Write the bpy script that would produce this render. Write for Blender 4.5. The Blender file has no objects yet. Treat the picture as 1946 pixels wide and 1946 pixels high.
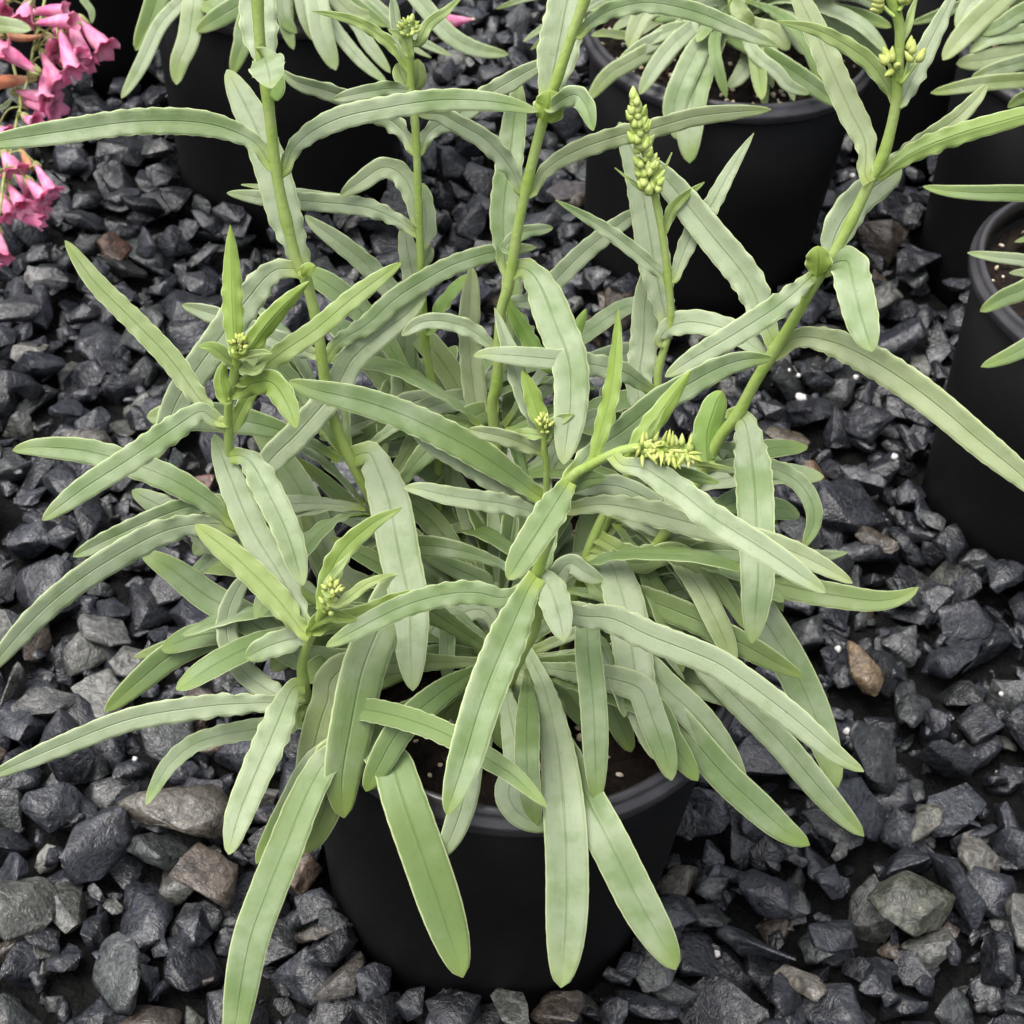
import bpy, bmesh, math, random
import numpy as np
from mathutils import Vector, Matrix, noise

random.seed(7); RNG = np.random.default_rng(11)
scene = bpy.context.scene
COL = scene.collection

# ------------------------------------------------------------------ camera
PITCH = math.radians(44.7); ROLL = math.radians(5.2); FPX = 3000.0; PX = 1946.0; HC = PX / 2
R0_ = np.array((1.0, 0, 0)); U0_ = np.array((0, math.sin(PITCH), math.cos(PITCH)))
FWD = np.array((0, math.cos(PITCH), -math.sin(PITCH)))
RIGHT = R0_ * math.cos(ROLL) + U0_ * math.sin(ROLL); UPV = U0_ * math.cos(ROLL) - R0_ * math.sin(ROLL)
def ray(px, py): return FWD + RIGHT * ((px - HC) / FPX) - UPV * ((py - HC) / FPX)
# the phone is held 0.42 m above the front pot's rim, whose centre lies at pixel (980, 1188); that rim centre is x = y = 0
CAM = np.array((0, 0, 0.16)) - ray(980, 1188) * (0.423 / -ray(980, 1188)[2])
cd = bpy.data.cameras.new('camera'); cam = bpy.data.objects.new('camera', cd); COL.objects.link(cam)
cam.matrix_world = Matrix([[*r, c] for r, c in zip(np.stack([RIGHT, UPV, -FWD], 1), CAM)] + [[0, 0, 0, 1]])
cd.sensor_width = 36; cd.lens = 36 * FPX / PX; cd.clip_start = 0.02; cd.clip_end = 300
cd.dof.use_dof = True; cd.dof.focus_distance = 0.47; cd.dof.aperture_fstop = 45
scene.camera = cam
scene.cycles.adaptive_threshold = 0.02; scene.cycles.max_bounces = 5; scene.cycles.diffuse_bounces = 3; scene.cycles.glossy_bounces = 2; scene.cycles.transmission_bounces = 3; scene.cycles.transparent_max_bounces = 3

# ------------------------------------------------------------------ sky, sun, exposure
world = bpy.data.worlds.new('World'); scene.world = world; world.use_nodes = True
wn = world.node_tree; wn.nodes.clear()
sky = wn.nodes.new('ShaderNodeTexSky'); sky.sky_type = 'NISHITA'; sky.sun_disc = False
SUN_EL, SUN_AZ = math.radians(70), math.radians(-115)
sky.sun_elevation = SUN_EL; sky.sun_rotation = SUN_AZ
sky.dust_density = 6; sky.air_density = 1.0; sky.ozone_density = 0.6
hsv = wn.nodes.new('ShaderNodeHueSaturation'); hsv.inputs['Saturation'].default_value = 0.35
bg = wn.nodes.new('ShaderNodeBackground'); bg.inputs['Strength'].default_value = 0.15
wo = wn.nodes.new('ShaderNodeOutputWorld')
wn.links.new(sky.outputs[0], hsv.inputs['Color']); wn.links.new(hsv.outputs[0], bg.inputs['Color'])
wn.links.new(bg.outputs[0], wo.inputs['Surface'])
sd = bpy.data.lights.new('sun', 'SUN'); sd.energy = 1.1; sd.angle = math.radians(35); sd.color = (1, 0.97, 0.92)
sun = bpy.data.objects.new('sun', sd); COL.objects.link(sun)
sdir = Vector((math.sin(SUN_AZ) * math.cos(SUN_EL), math.cos(SUN_AZ) * math.cos(SUN_EL), math.sin(SUN_EL)))
sun.rotation_euler = (-sdir).to_track_quat('-Z', 'Y').to_euler(); sun.location = (0, 0, 3)
scene.view_settings.view_transform = 'Standard'; scene.view_settings.look = 'None'
scene.view_settings.gamma = 1; scene.view_settings.exposure = 1.1
scene.view_settings.use_curve_mapping = False

# ------------------------------------------------------------------ pixel helpers (a pixel is only a direction)
def at_depth(px, py, d): return CAM + ray(px, py) * d
def at_y(px, py, y): r = ray(px, py); return CAM + r * ((y - CAM[1]) / r[1])
def at_z(px, py, z): r = ray(px, py); return CAM + r * ((z - CAM[2]) / r[2])
def depth_of(p): return float(np.dot(np.asarray(p) - CAM, FWD))
def pix_of(p):
    q = np.asarray(p) - CAM; d = np.dot(q, FWD)
    return (HC + FPX * np.dot(q, RIGHT) / d, HC - FPX * np.dot(q, UPV) / d)

REG = {c: (x, y) for c, (x, y) in zip('ABCDEFGHI', [(x, y) for y in (0, 600, 1246) for x in (0, 600, 1246)])}
ZS = 700 / 1932.0
def trace(s):
    out = []; o = (0, 0)
    for tok in s.split():
        if tok in REG: o = REG[tok]
        else:
            x, y = tok.split(','); out.append((o[0] + float(x) * ZS, o[1] + float(y) * ZS))
    return out

# ------------------------------------------------------------------ node helpers
class NT:
    def __init__(s, name):
        s.m = bpy.data.materials.new(name); s.m.use_nodes = True; s.t = s.m.node_tree; s.t.nodes.clear()
        s.out = s.t.nodes.new('ShaderNodeOutputMaterial')
    def n(s, typ, **kw):
        nd = s.t.nodes.new(typ)
        for k, v in kw.items(): setattr(nd, k, v)
        return nd
    def l(s, a, b): s.t.links.new(a, b)
    def val(s, sock, v):
        if hasattr(v, 'links'): s.l(v, sock)
        else: sock.default_value = v
    def math(s, op, a, b=0.0, c=0.0, clamp=False):
        nd = s.n('ShaderNodeMath', operation=op); nd.use_clamp = clamp
        s.val(nd.inputs[0], a); s.val(nd.inputs[1], b); s.val(nd.inputs[2], c); return nd.outputs[0]
    def step(s, v, a, b, o0=0.0, o1=1.0):
        nd = s.n('ShaderNodeMapRange', interpolation_type='SMOOTHSTEP')
        s.val(nd.inputs[0], v); nd.inputs[1].default_value = a; nd.inputs[2].default_value = b
        nd.inputs[3].default_value = o0; nd.inputs[4].default_value = o1; return nd.outputs[0]
    def mix(s, f, a, b, mode='MIX'):
        nd = s.n('ShaderNodeMix', data_type='RGBA', blend_type=mode)
        s.val(nd.inputs['Factor'], f)
        for k, v in (('A', a), ('B', b)):
            sock = [i for i in nd.inputs if i.name == k and i.type == 'RGBA'][0]
            if hasattr(v, 'links'): s.l(v, sock)
            else: sock.default_value = (*v, 1)
        return [o for o in nd.outputs if o.type == 'RGBA'][0]
    def noise(s, scale, detail=3, rough=0.55, vec=None, dist=0.0):
        nd = s.n('ShaderNodeTexNoise'); nd.inputs['Scale'].default_value = scale
        nd.inputs['Detail'].default_value = detail; nd.inputs['Roughness'].default_value = rough
        nd.inputs['Distortion'].default_value = dist
        if vec is not None: s.l(vec, nd.inputs['Vector'])
        return nd.outputs['Fac']
    def pos(s): return s.n('ShaderNodeNewGeometry').outputs['Position']
    def bump(s, h, dist, strength=1.0, normal=None):
        nd = s.n('ShaderNodeBump'); nd.inputs['Distance'].default_value = dist; nd.inputs['Strength'].default_value = strength
        s.l(h, nd.inputs['Height'])
        if normal is not None: s.l(normal, nd.inputs['Normal'])
        return nd.outputs[0]
    def bsdf(s, col, rough=0.5, spec=0.5, normal=None):
        b = s.n('ShaderNodeBsdfPrincipled'); s.val(b.inputs['Base Color'], col if hasattr(col, 'links') else (*col, 1))
        s.val(b.inputs['Roughness'], rough); b.inputs['Specular IOR Level'].default_value = spec
        if normal is not None: s.l(normal, b.inputs['Normal'])
        return b
    def done(s, sh): s.l(sh, s.out.inputs['Surface']); return s.m

def leaf_mat(name, pale, green, margin, trans, bloom=1.0):
    t = NT(name); pos = t.pos()
    uv = t.n('ShaderNodeUVMap').outputs[0]; sp = t.n('ShaderNodeSeparateXYZ'); t.l(uv, sp.inputs[0])
    a = t.math('ABSOLUTE', t.math('MULTIPLY_ADD', sp.outputs[0], 2.0, -1.0)); v = sp.outputs[1]
    oi = t.n('ShaderNodeObjectInfo'); rnd = oi.outputs['Random']; sc_ = t.n('ShaderNodeSeparateColor'); t.l(oi.outputs['Color'], sc_.inputs[0]); sky_tone = t.math('SUBTRACT', sc_.outputs[0], 0.5)  # per-leaf tone: sky-lit paleness of high leaves, shade of low ones, put into colour
    f = t.step(t.math('ADD', t.noise(55, 3, vec=pos), t.math('ADD', sky_tone, t.math('MULTIPLY_ADD', rnd, 0.56, -0.30))), 0.3, 0.72)
    col = t.mix(f, pale, green)
    blot = t.step(t.noise(130, 3, 0.5, vec=pos), 0.52, 0.76, 0, 0.38 * bloom)
    col = t.mix(blot, col, tuple(c * k for c, k in zip(green, (0.72, 0.8, 0.6))))
    bare = t.step(t.math('ADD', t.noise(24, 2, 0.5, vec=pos), t.math('MULTIPLY_ADD', sky_tone, 0.5, t.math('MULTIPLY_ADD', rnd, 0.24, -0.14))), 0.53, 0.72, 0, 0.55 * bloom)
    col = t.mix(bare, col, (0.125, 0.190, 0.042))
    speck = t.step(t.noise(900, 2, 0.5, vec=pos), 0.66, 0.74, 0, 0.35 * bloom)
    col = t.mix(speck, col, tuple(c * 0.6 for c in green))
    yel = (0.27, 0.36, 0.05)
    col = t.mix(t.step(v, 0.0, 0.13, 0.75, 0), col, yel)
    col = t.mix(t.step(v, 0.86, 1.0, 0, 0.35), col, yel)
    r2 = t.math('FRACT', t.math('MULTIPLY', rnd, 17.31))
    col = t.mix(t.step(r2, 0.72, 1.0, 0, 0.30), col, (0.30, 0.335, 0.10))      # some older leaves are yellower
    # fine veins running with the blade
    vv = t.n('ShaderNodeCombineXYZ'); t.l(t.math('MULTIPLY', sp.outputs[0], 26), vv.inputs[0]); t.l(t.math('MULTIPLY', v, 7), vv.inputs[1]); t.l(t.math('MULTIPLY', rnd, 50), vv.inputs[2])
    vein = t.noise(1.0, 3, 0.6, vec=vv.outputs[0])
    col = t.mix(t.step(vein, 0.5, 0.75, 0, 0.16), col, tuple(c * 0.75 for c in green))
    mid = t.math('MULTIPLY', t.step(a, 0.0, 0.085, 1, 0), t.step(v, 0.85, 1.0, 1, 0))
    col = t.mix(t.math('MULTIPLY', mid, t.step(t.noise(90, 2, vec=pos), 0.35, 0.65, 0.02, 0.24)), col, tuple(c * k for c, k in zip(green, (0.62, 0.72, 0.5))))
    mg = t.step(t.math('ADD', a, t.math('MULTIPLY_ADD', t.noise(300, 2, vec=pos), 0.06, -0.03)), 0.90, 0.96)
    col = t.mix(t.math('MULTIPLY', mg, 0.8), col, margin)
    h = t.math('ADD', t.math('MULTIPLY', vein, 0.3), t.math('ADD', t.math('MULTIPLY', t.noise(260, 3, vec=pos), 0.9), t.math('MULTIPLY', mid, -0.9)))
    nb = t.bump(h, 0.0006, 0.55)
    b = t.bsdf(col, t.step(t.noise(120, 2, vec=pos), 0.3, 0.7, 0.42, 0.62), 0.45, nb)
    tr = t.n('ShaderNodeBsdfTranslucent'); t.l(t.mix(0.6, col, trans), tr.inputs['Color'])
    mx = t.n('ShaderNodeMixShader'); mx.inputs[0].default_value = 0.30
    t.l(b.outputs[0], mx.inputs[1]); t.l(tr.outputs[0], mx.inputs[2])
    return t.done(mx.outputs[0])

MARG = (0.53, 0.60, 0.31)
M_TOP = leaf_mat('leaf_upper', (0.322, 0.385, 0.240), (0.160, 0.235, 0.086), MARG, (0.35, 0.5, 0.06))
M_UND = leaf_mat('leaf_underside', (0.215, 0.335, 0.085), (0.150, 0.270, 0.040), MARG, (0.4, 0.55, 0.05), 0.4)
M_YT = leaf_mat('young_leaf_upper', (0.265, 0.350, 0.120), (0.185, 0.270, 0.050), MARG, (0.4, 0.55, 0.05), 0.5)
M_YU = leaf_mat('young_leaf_underside', (0.215, 0.310, 0.055), (0.155, 0.240, 0.028), MARG, (0.4, 0.55, 0.05), 0.3)

def simple_mat(name, c1, c2, scale, rough=0.5, spec=0.5, bumpd=0.0004, bscale=400, trans=0.0, rndm=0.0):
    t = NT(name); pos = t.pos(); f = t.step(t.noise(scale, 3, vec=pos), 0.3, 0.7)
    col = t.mix(f, c1, c2)
    b = t.bsdf(col, rough, spec, t.bump(t.noise(bscale, 4, 0.6, vec=pos), bumpd, 0.7))
    sh = b.outputs[0]
    if trans:
        tr = t.n('ShaderNodeBsdfTranslucent'); t.l(col, tr.inputs['Color'])
        mx = t.n('ShaderNodeMixShader'); mx.inputs[0].default_value = trans
        t.l(sh, mx.inputs[1]); t.l(tr.outputs[0], mx.inputs[2]); sh = mx.outputs[0]
    return t.done(sh)

M_STEM = simple_mat('stem_green', (0.255, 0.365, 0.070), (0.335, 0.425, 0.140), 90, 0.5, 0.4, 0.0005, 500, 0.12)
M_BUD = simple_mat('bud_green', (0.330, 0.430, 0.085), (0.470, 0.540, 0.190), 350, 0.5, 0.4, 0.0003, 900, 0.2)
M_BUDY = simple_mat('bud_pale', (0.380, 0.450, 0.090), (0.520, 0.560, 0.190), 350, 0.5, 0.4, 0.0003, 900, 0.25)
M_POT = simple_mat('pot_plastic', (0.0040, 0.0040, 0.0043), (0.0060, 0.0058, 0.0060), 30, 0.6, 0.14, 0.0003, 260)
M_RIM = simple_mat('pot_rim_plastic', (0.016, 0.015, 0.017), (0.030, 0.027, 0.031), 60, 0.34, 0.6, 0.0003, 400)
M_SOIL = simple_mat('potting_soil', (0.004, 0.0028, 0.002), (0.017, 0.010, 0.007), 220, 0.9, 0.2, 0.004, 300)
M_BARK = simple_mat('bark_bits', (0.018, 0.011, 0.007), (0.06, 0.036, 0.022), 150, 0.85, 0.2, 0.001, 500)
M_PERL = simple_mat('perlite', (0.42, 0.33, 0.20), (0.62, 0.56, 0.44), 220, 0.8, 0.3, 0.001, 700)
M_WPERL = simple_mat('white_perlite', (0.52, 0.50, 0.47), (0.66, 0.65, 0.63), 220, 0.8, 0.3, 0.001, 700)
M_PINK = simple_mat('pink_petal', (0.76, 0.17, 0.37), (0.84, 0.40, 0.54), 150, 0.5, 0.3, 0.0004, 500, 0.3)
M_PALE = simple_mat('faded_petal', (0.55, 0.20, 0.10), (0.62, 0.36, 0.22), 150, 0.6, 0.3, 0.0006, 400, 0.2)
M_CALYX = simple_mat('calyx_green', (0.20, 0.24, 0.07), (0.33, 0.34, 0.13), 200, 0.5, 0.4, 0.0003, 500, 0.1)

def stone_mat(name, per_object):
    t = NT(name); pos = t.pos()
    if per_object: c = t.n('ShaderNodeObjectInfo').outputs['Color']
    else: c = t.n('ShaderNodeVertexColor', layer_name='stone_col').outputs['Color']
    n1 = t.noise(170, 4, 0.65, vec=pos, dist=1.2); n2 = t.noise(560, 3, 0.6, vec=pos); n3 = t.noise(38, 2, vec=pos)
    val = t.step(n1, 0.32, 0.72, 0.45, 1.8)
    sc = t.n('ShaderNodeVectorMath', operation='SCALE'); t.l(c, sc.inputs[0]); t.l(val, sc.inputs['Scale'])
    col = t.mix(t.step(n3, 0.6, 0.85, 0, 0.25), sc.outputs[0], (0.075, 0.062, 0.048))
    col = t.mix(t.step(n2, 0.66, 0.80, 0, 0.35), col, (0.16, 0.16, 0.16))
    nb = t.bump(n1, 0.0018, 0.7); nb = t.bump(n2, 0.0007, 0.7, nb)
    b = t.bsdf(col, t.step(n2, 0.3, 0.7, 0.24, 0.48), 0.6, nb)
    return t.done(b.outputs[0])
M_STONE = stone_mat('slate_stone', True); M_STONES = stone_mat('slate_gravel', False)
M_GROUND = simple_mat('ground_grit', (0.003, 0.003, 0.003), (0.007, 0.007, 0.0068), 160, 0.9, 0.1, 0.02, 60)

# ------------------------------------------------------------------ object helpers
def thing(name, label, cat, loc, group=None):
    o = bpy.data.objects.new(name, None); COL.objects.link(o); o.location = loc; o.empty_display_size = 0.02
    o['label'] = label; o['category'] = cat
    if group: o['group'] = group
    WORLD[o.name] = np.array(loc, float)
    return o
def mesh_at(name, verts, faces, mats, parent, org=None, smooth=True, fmat=None, uvs=None):
    """mesh object whose world vertices are VERTS; its origin is ORG and it hangs under PARENT"""
    verts = np.asarray(verts, float); org = verts[0] if org is None else np.asarray(org, float)
    me = bpy.data.meshes.new(name); me.from_pydata((verts - org).tolist(), [], faces)
    for m in mats: me.materials.append(m)
    if fmat is not None: me.polygons.foreach_set('material_index', fmat)
    if smooth: me.polygons.foreach_set('use_smooth', [True] * len(me.polygons))
    if uvs is not None:
        ul = me.uv_layers.new(name='UVMap'); li = np.empty(len(me.loops), int); me.loops.foreach_get('vertex_index', li)
        ul.data.foreach_set('uv', np.asarray(uvs)[li].ravel())
    me.update()
    o = bpy.data.objects.new(name, me); COL.objects.link(o)
    if parent is not None:
        o.parent = parent; o.location = org - WORLD[parent.name]
    else: o.location = org
    WORLD[o.name] = org
    return o
WORLD = {}

def catmull(P, n, closed=False):
    P = np.asarray(P, float)
    if len(P) == 2: P = np.array([P[0], (P[0] + P[1]) / 2, P[1]])
    Q = np.vstack([2 * P[0] - P[1], P, 2 * P[-1] - P[-2]]); out = []
    for i in range(len(P) - 1):
        p0, p1, p2, p3 = Q[i:i + 4]
        for s in np.linspace(0, 1, 16, endpoint=False):
            out.append(0.5 * ((2 * p1) + (-p0 + p2) * s + (2 * p0 - 5 * p1 + 4 * p2 - p3) * s * s + (-p0 + 3 * p1 - 3 * p2 + p3) * s ** 3))
    out.append(P[-1]); out = np.array(out)
    L = np.r_[0, np.cumsum(np.linalg.norm(np.diff(out, axis=0), axis=1))]
    s = np.linspace(0, L[-1], n)
    return np.stack([np.interp(s, L, out[:, k]) for k in range(out.shape[1])], 1)
def norm(v): return v / np.maximum(np.linalg.norm(v, axis=-1, keepdims=True), 1e-9)

def tube(P, R, seg=9, caps=True):
    P = np.asarray(P, float); n = len(P); R = np.broadcast_to(np.asarray(R, float), (n,))
    T = norm(np.gradient(P, axis=0)); ref = np.array((0.3, 0.9, 0.2)); ref = ref / np.linalg.norm(ref)
    A = norm(np.cross(T, ref)); B = np.cross(T, A); V = []
    for k in range(seg):
        th = 2 * math.pi * k / seg; V.append(P + (A * math.cos(th) + B * math.sin(th)) * R[:, None])
    V = np.stack(V, 1).reshape(-1, 3); F = []
    for i in range(n - 1):
        for k in range(seg):
            F.append((i * seg + k, i * seg + (k + 1) % seg, (i + 1) * seg + (k + 1) % seg, (i + 1) * seg + k))
    if caps: F.append(tuple(range(seg))[::-1]); F.append(tuple((n - 1) * seg + k for k in range(seg)))
    return V, F
def join(parts):
    V, F, o = [], [], 0
    for v, f in parts:
        V.append(v); F += [tuple(i + o for i in q) for q in f]; o += len(v)
    return np.vstack(V), F
def bud(p, d, length, rad, seg=8, point=0.5, bend=0.0):
    """a pointed swollen bud from base P along D"""
    d = norm(np.asarray(d, float)); s = np.linspace(0, 1, 7)
    prof = np.sin(np.pi * np.clip(s, 0, 1) ** (0.75)) ** 0.75 * (1 - point * s) + 0.10
    prof[-1] = 0.08
    P = np.asarray(p) + np.outer(s * length, d)
    return tube(P, prof * rad, seg)

# ------------------------------------------------------------------ the pots (positions first: leaves rest on them)
POTS = {}
def pot_r(s, z):
    r0, r1, H = s['r0'], s['r1'], s['H']; return r0 + (r1 - 0.004 - r0) * np.clip(z / H, 0, 1)
def def_pot(key, x, y, r1=0.0825, r0=0.068, H=0.16): POTS[key] = dict(x=x, y=y, r1=r1, r0=r0, H=H, soil=H - 0.016)
def_pot('front', 0.0, 0.0)
for key, px, py, z in (('A', 535, -88, .16), ('B', 1389, 58, .16), ('C', 2186, 530, .16), ("D", 2100, 92, .16), ('E', 150, 110, 0), ('F', 1720, 262, 0)):
    p = at_z(px, py, z); def_pot(key, p[0], p[1])
DS = np.arange(0.25, 1.5, 0.002)
def hit(px, py):
    """distance along a pixel's ray to the first pot, its soil or the gravel"""
    P = CAM + np.outer(DS, ray(px, py)); ins = P[:, 2] < 0.028
    for s in POTS.values():
        r = np.hypot(P[:, 0] - s['x'], P[:, 1] - s['y']); z = P[:, 2]
        body = (z < s['H'] + 0.002) & (r < np.where(z > s['H'] - 0.011, s['r1'] + 0.002, pot_r(s, z) + 0.002))
        ins |= body & ((z < s['soil'] + 0.003) | (r > s['r1'] - 0.009))
    k = np.argmax(ins); return DS[k] if ins[k] else 9.0

# ------------------------------------------------------------------ leaves
NU = 9; US = np.linspace(-1, 1, NU)
def leaf_mesh(P, W, kind, parent, view='cam', roll=0.0, fold=0.22, under=False, young=False, ripple=1.0, rs=None, name='leaf'):
    rs = rs or random
    n = 56; P = catmull(P, n); t = np.linspace(0, 1, n)
    length = np.linalg.norm(np.diff(P, axis=0), axis=1).sum()
    T = norm(np.gradient(P, axis=0)); V = norm(CAM - P) if view == 'cam' else np.broadcast_to(np.array(view, float), P.shape)
    S0 = np.cross(T, V)
    for _ in range(5): S0[1:-1] = (S0[:-2] + S0[1:-1] * 2 + S0[2:]) / 4
    S0 = norm(S0); N0 = norm(np.cross(S0, T))
    tw = rs.uniform(-0.25, 0.25) * t + roll
    S = S0 * np.cos(tw)[:, None] + N0 * np.sin(tw)[:, None]; N = -S0 * np.sin(tw)[:, None] + N0 * np.cos(tw)[:, None]
    if under: S, N = -S, -N
    sm = lambda x: np.clip(x, 0, 1) ** 2 * (3 - 2 * np.clip(x, 0, 1))
    if kind == 's':      # narrow stalk, widest far out
        prof = 0.30 + 0.70 * sm((t - 0.05) / 0.60); x = np.clip((t - 0.76) / 0.24, 0, 1); prof *= (1 - x ** 2.3) ** 0.52
    elif kind == 'c':    # short broad clasping leaf
        prof = 0.6 + 0.4 * sm(t / 0.4); x = np.clip((t - 0.5) / 0.5, 0, 1); prof *= (1 - x ** 2.2) ** 0.6
    elif kind == 'n':    # narrow pointed young leaf
        prof = 0.55 + 0.45 * sm(t / 0.3); x = np.clip((t - 0.35) / 0.65, 0, 1); prof *= (1 - x ** 2.0) ** 0.75
    else:
        prof = 0.52 + 0.48 * sm(t / 0.32); x = np.clip((t - 0.45) / 0.55, 0, 1); prof *= (1 - .18 * x) * (1 - np.clip((x - .45) / .55, 0, 1) ** 2.3) ** 0.55
    hw = np.maximum(W / 2 * prof, 0.0002)
    fr = length / 0.0042 * rs.uniform(0.85, 1.15); ph = rs.uniform(0, 6.3); ph2 = rs.uniform(0, 6.3)
    env = ripple * np.clip(1.15 - t * 1.1, 0.12, 1) * np.clip(t / 0.06, 0.3, 1)
    irr = 0.65 + 0.35 * np.sin(t * 11 + ph2)
    bend = rs.uniform(-0.18, 0.18)
    top = np.zeros((n, NU, 3)); bot = np.zeros((n, NU, 3)); th = 0.00045
    for j, u in enumerate(US):
        p_ = ph if u > 0 else ph2
        rip = env * irr * np.sin(fr * 2 * np.pi * t * 0.5 + p_) * abs(u) ** 3 * 0.0011
        tooth = 1 + env * 0.00046 / hw * np.clip(hw / .003, 0, 1) * irr * np.sin(fr * 2 * np.pi * t * .8 + p_) * (abs(u) > 0.99)
        z = fold * abs(u) ** 1.25 * hw - 0.10 * abs(u) ** 3 * hw + rip + bend * u * hw * np.sin(t * 3)
        top[:, j] = P + S * (u * hw * tooth)[:, None] + N * z[:, None]
        bot[:, j] = top[:, j] - N * (th * (1 - abs(u) ** 2) + 0.00008)
        if abs(u) < 0.01: bot[:, j] -= N * (0.0006 * (1 - t))[:, None]
    verts = np.vstack([top.reshape(-1, 3), bot.reshape(-1, 3)]); K = n * NU
    F, fm = [], []
    for i in range(n - 1):
        for j in range(NU - 1):
            a = i * NU + j; b = a + 1; c = a + NU + 1; d = a + NU
            F.append((a, b, c, d)); fm.append(0); F.append((K + a, K + d, K + c, K + b)); fm.append(1)
        for j in (0, NU - 1):
            a = i * NU + j; d = a + NU
            F.append((a, d, K + d, K + a) if j == 0 else (a, K + a, K + d, d)); fm.append(0)
    uv = np.stack([np.tile((US + 1) / 2, n), np.repeat(t, NU)], 1); uv = np.vstack([uv, uv])
    mats = [M_YT, M_YU] if young else [M_TOP, M_UND]
    return mesh_at(name, verts, F, mats, parent, P[0], True, fm, uv)

def dense(path): return [tuple(q) for q in catmull(path, max(12, 3 * len(path)))]
def lay(path, d0, tipw, hang=False):
    """depths for a traced leaf: starts at D0, arches TIPW metres nearer by its tip (more if a rim is in the way), and stays clear of pots and soil"""
    L = np.r_[0, np.cumsum(np.hypot(*np.diff(np.array(path), axis=0).T))]; t = L / max(L[-1], 1e-6)
    g = np.sin(t * math.pi / 2)
    if hang: x = np.clip(t / .62, 0, 1); g = np.sin(x * math.pi / 2) - .10 * np.clip((t - .62) / .38, 0, 1) ** 2
    lim = np.array([hit(*p) - 0.007 for p in path])
    ok = t > .18
    need = np.max((d0 - lim[ok]) / np.maximum(g[ok], .3))
    d = d0 - max(tipw, min(need, .11)) * g
    over = d - lim; 
    for _ in range(8):
        c = np.maximum(d - lim, 0)
        if c.max() <= 0: break
        k = np.convolve(np.pad(c, 4, mode='edge'), np.hanning(9) / np.hanning(9).sum(), 'same')[4:-4]
        d = d - np.maximum(k, c * .6)
    return np.minimum(d, lim)

STEMS = {}
def make_stem(key, parent, s, y_top, y_bot, base, r_top=0.0016, r_bot=0.0026):
    """traced from its top downward; the lowest traced point is joined to the crown at BASE"""
    px = trace(s); L = np.r_[0, np.cumsum(np.hypot(*np.diff(np.array(px), axis=0).T))]; t = L / L[-1]
    P = [at_y(x, y, y_top + (y_bot - y_top) * k) for (x, y), k in zip(px, t)] + [np.array(base)]
    C = catmull(P, 90); k = np.linspace(0, 1, 90)
    R = .83 * r_top + .83 * (r_bot - r_top) * np.clip(k * 1.4, 0, 1)
    for q in P[1:-1:2]:
        R = R * (1 + 0.16 * np.exp(-(np.linalg.norm(C - q, axis=1) / 0.004) ** 2))
    v, f = tube(C, R, 12); o = mesh_at('stem', v, f, [M_STEM], parent, P[-1])
    STEMS[key] = (o, C, np.array([pix_of(c) for c in C]))
    return o

def L(stem, width, s, k='l', w=0.0, roll=None, fold=None, u=0, y=0, rip=1.0, dz=0.0, sky_tone=None):
    path = trace(s); rs = random.Random(s); roll = rs.uniform(-0.22, 0.22) if roll is None else roll
    fold = rs.uniform(0.12, 0.34) if fold is None else fold
    o, C, PXS = STEMS[stem]
    i = int(np.argmin(np.hypot(PXS[:, 0] - path[0][0], PXS[:, 1] - path[0][1]))); d0 = depth_of(C[i])
    gap = math.hypot(PXS[i, 0] - path[0][0], PXS[i, 1] - path[0][1])
    if gap > 4 and gap < 110: path = [tuple(PXS[i])] + path
    path = dense(path); d = lay(path, d0 - dz, w + rs.uniform(-0.004, 0.004))
    P = [at_depth(x, y_, q) for (x, y_), q in zip(path, d)]
    W = width * ZS * float(np.mean(d)) / FPX / max(math.cos(roll), 0.6)
    lf = leaf_mesh(P, W, k, o, 'cam', roll, fold, bool(u), bool(y), rip, rs)
    lf.color = (.5 + sky_tone, .5, .5, 1) if sky_tone is not None else (dict(S1=.30, S2=.36, S3=.36, S4=.34, S5=.36, S6=.46, S7=.50, S8=.50, S9=.46, S10=.56)[stem], .5, .5, 1); return lf  # upper stems' leaves coloured paler as if facing the sky, lower ones greener

def R(plant, crown, width, s, k='s', w=0.0, d=None, roll=None, fold=None, u=0, pre=True, zc=0.150):
    """a leaf from the crown of a plant, traced; CROWN is a point in the place"""
    path = trace(s); rs = random.Random(s); roll = rs.uniform(-0.2, 0.2) if roll is None else roll
    fold = rs.uniform(0.10, 0.28) if fold is None else fold
    c = pix_of(crown); d0 = depth_of(crown) if d is None else d
    if pre:
        g = math.hypot(path[0][0] - c[0], path[0][1] - c[1])
        if g > 40: path = [(c[0] + (path[0][0] - c[0]) * 14 / g, c[1] + (path[0][1] - c[1]) * 14 / g)] + path
    path = dense(path); dd = lay(path, d0, w + rs.uniform(-0.004, 0.004), True)
    P = [at_depth(x, y_, q) for (x, y_), q in zip(path, dd)]
    W = width * ZS * float(np.mean(dd)) / FPX
    lf = leaf_mesh(P, W, k, plant, 'cam', roll, fold, bool(u), False, 0.6, rs); lf.color = (.60 if plant.name == 'leafy_plant' else .48, .5, .5, 1); return lf  # low crown leaves of the main plant coloured greener, as in shade

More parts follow.
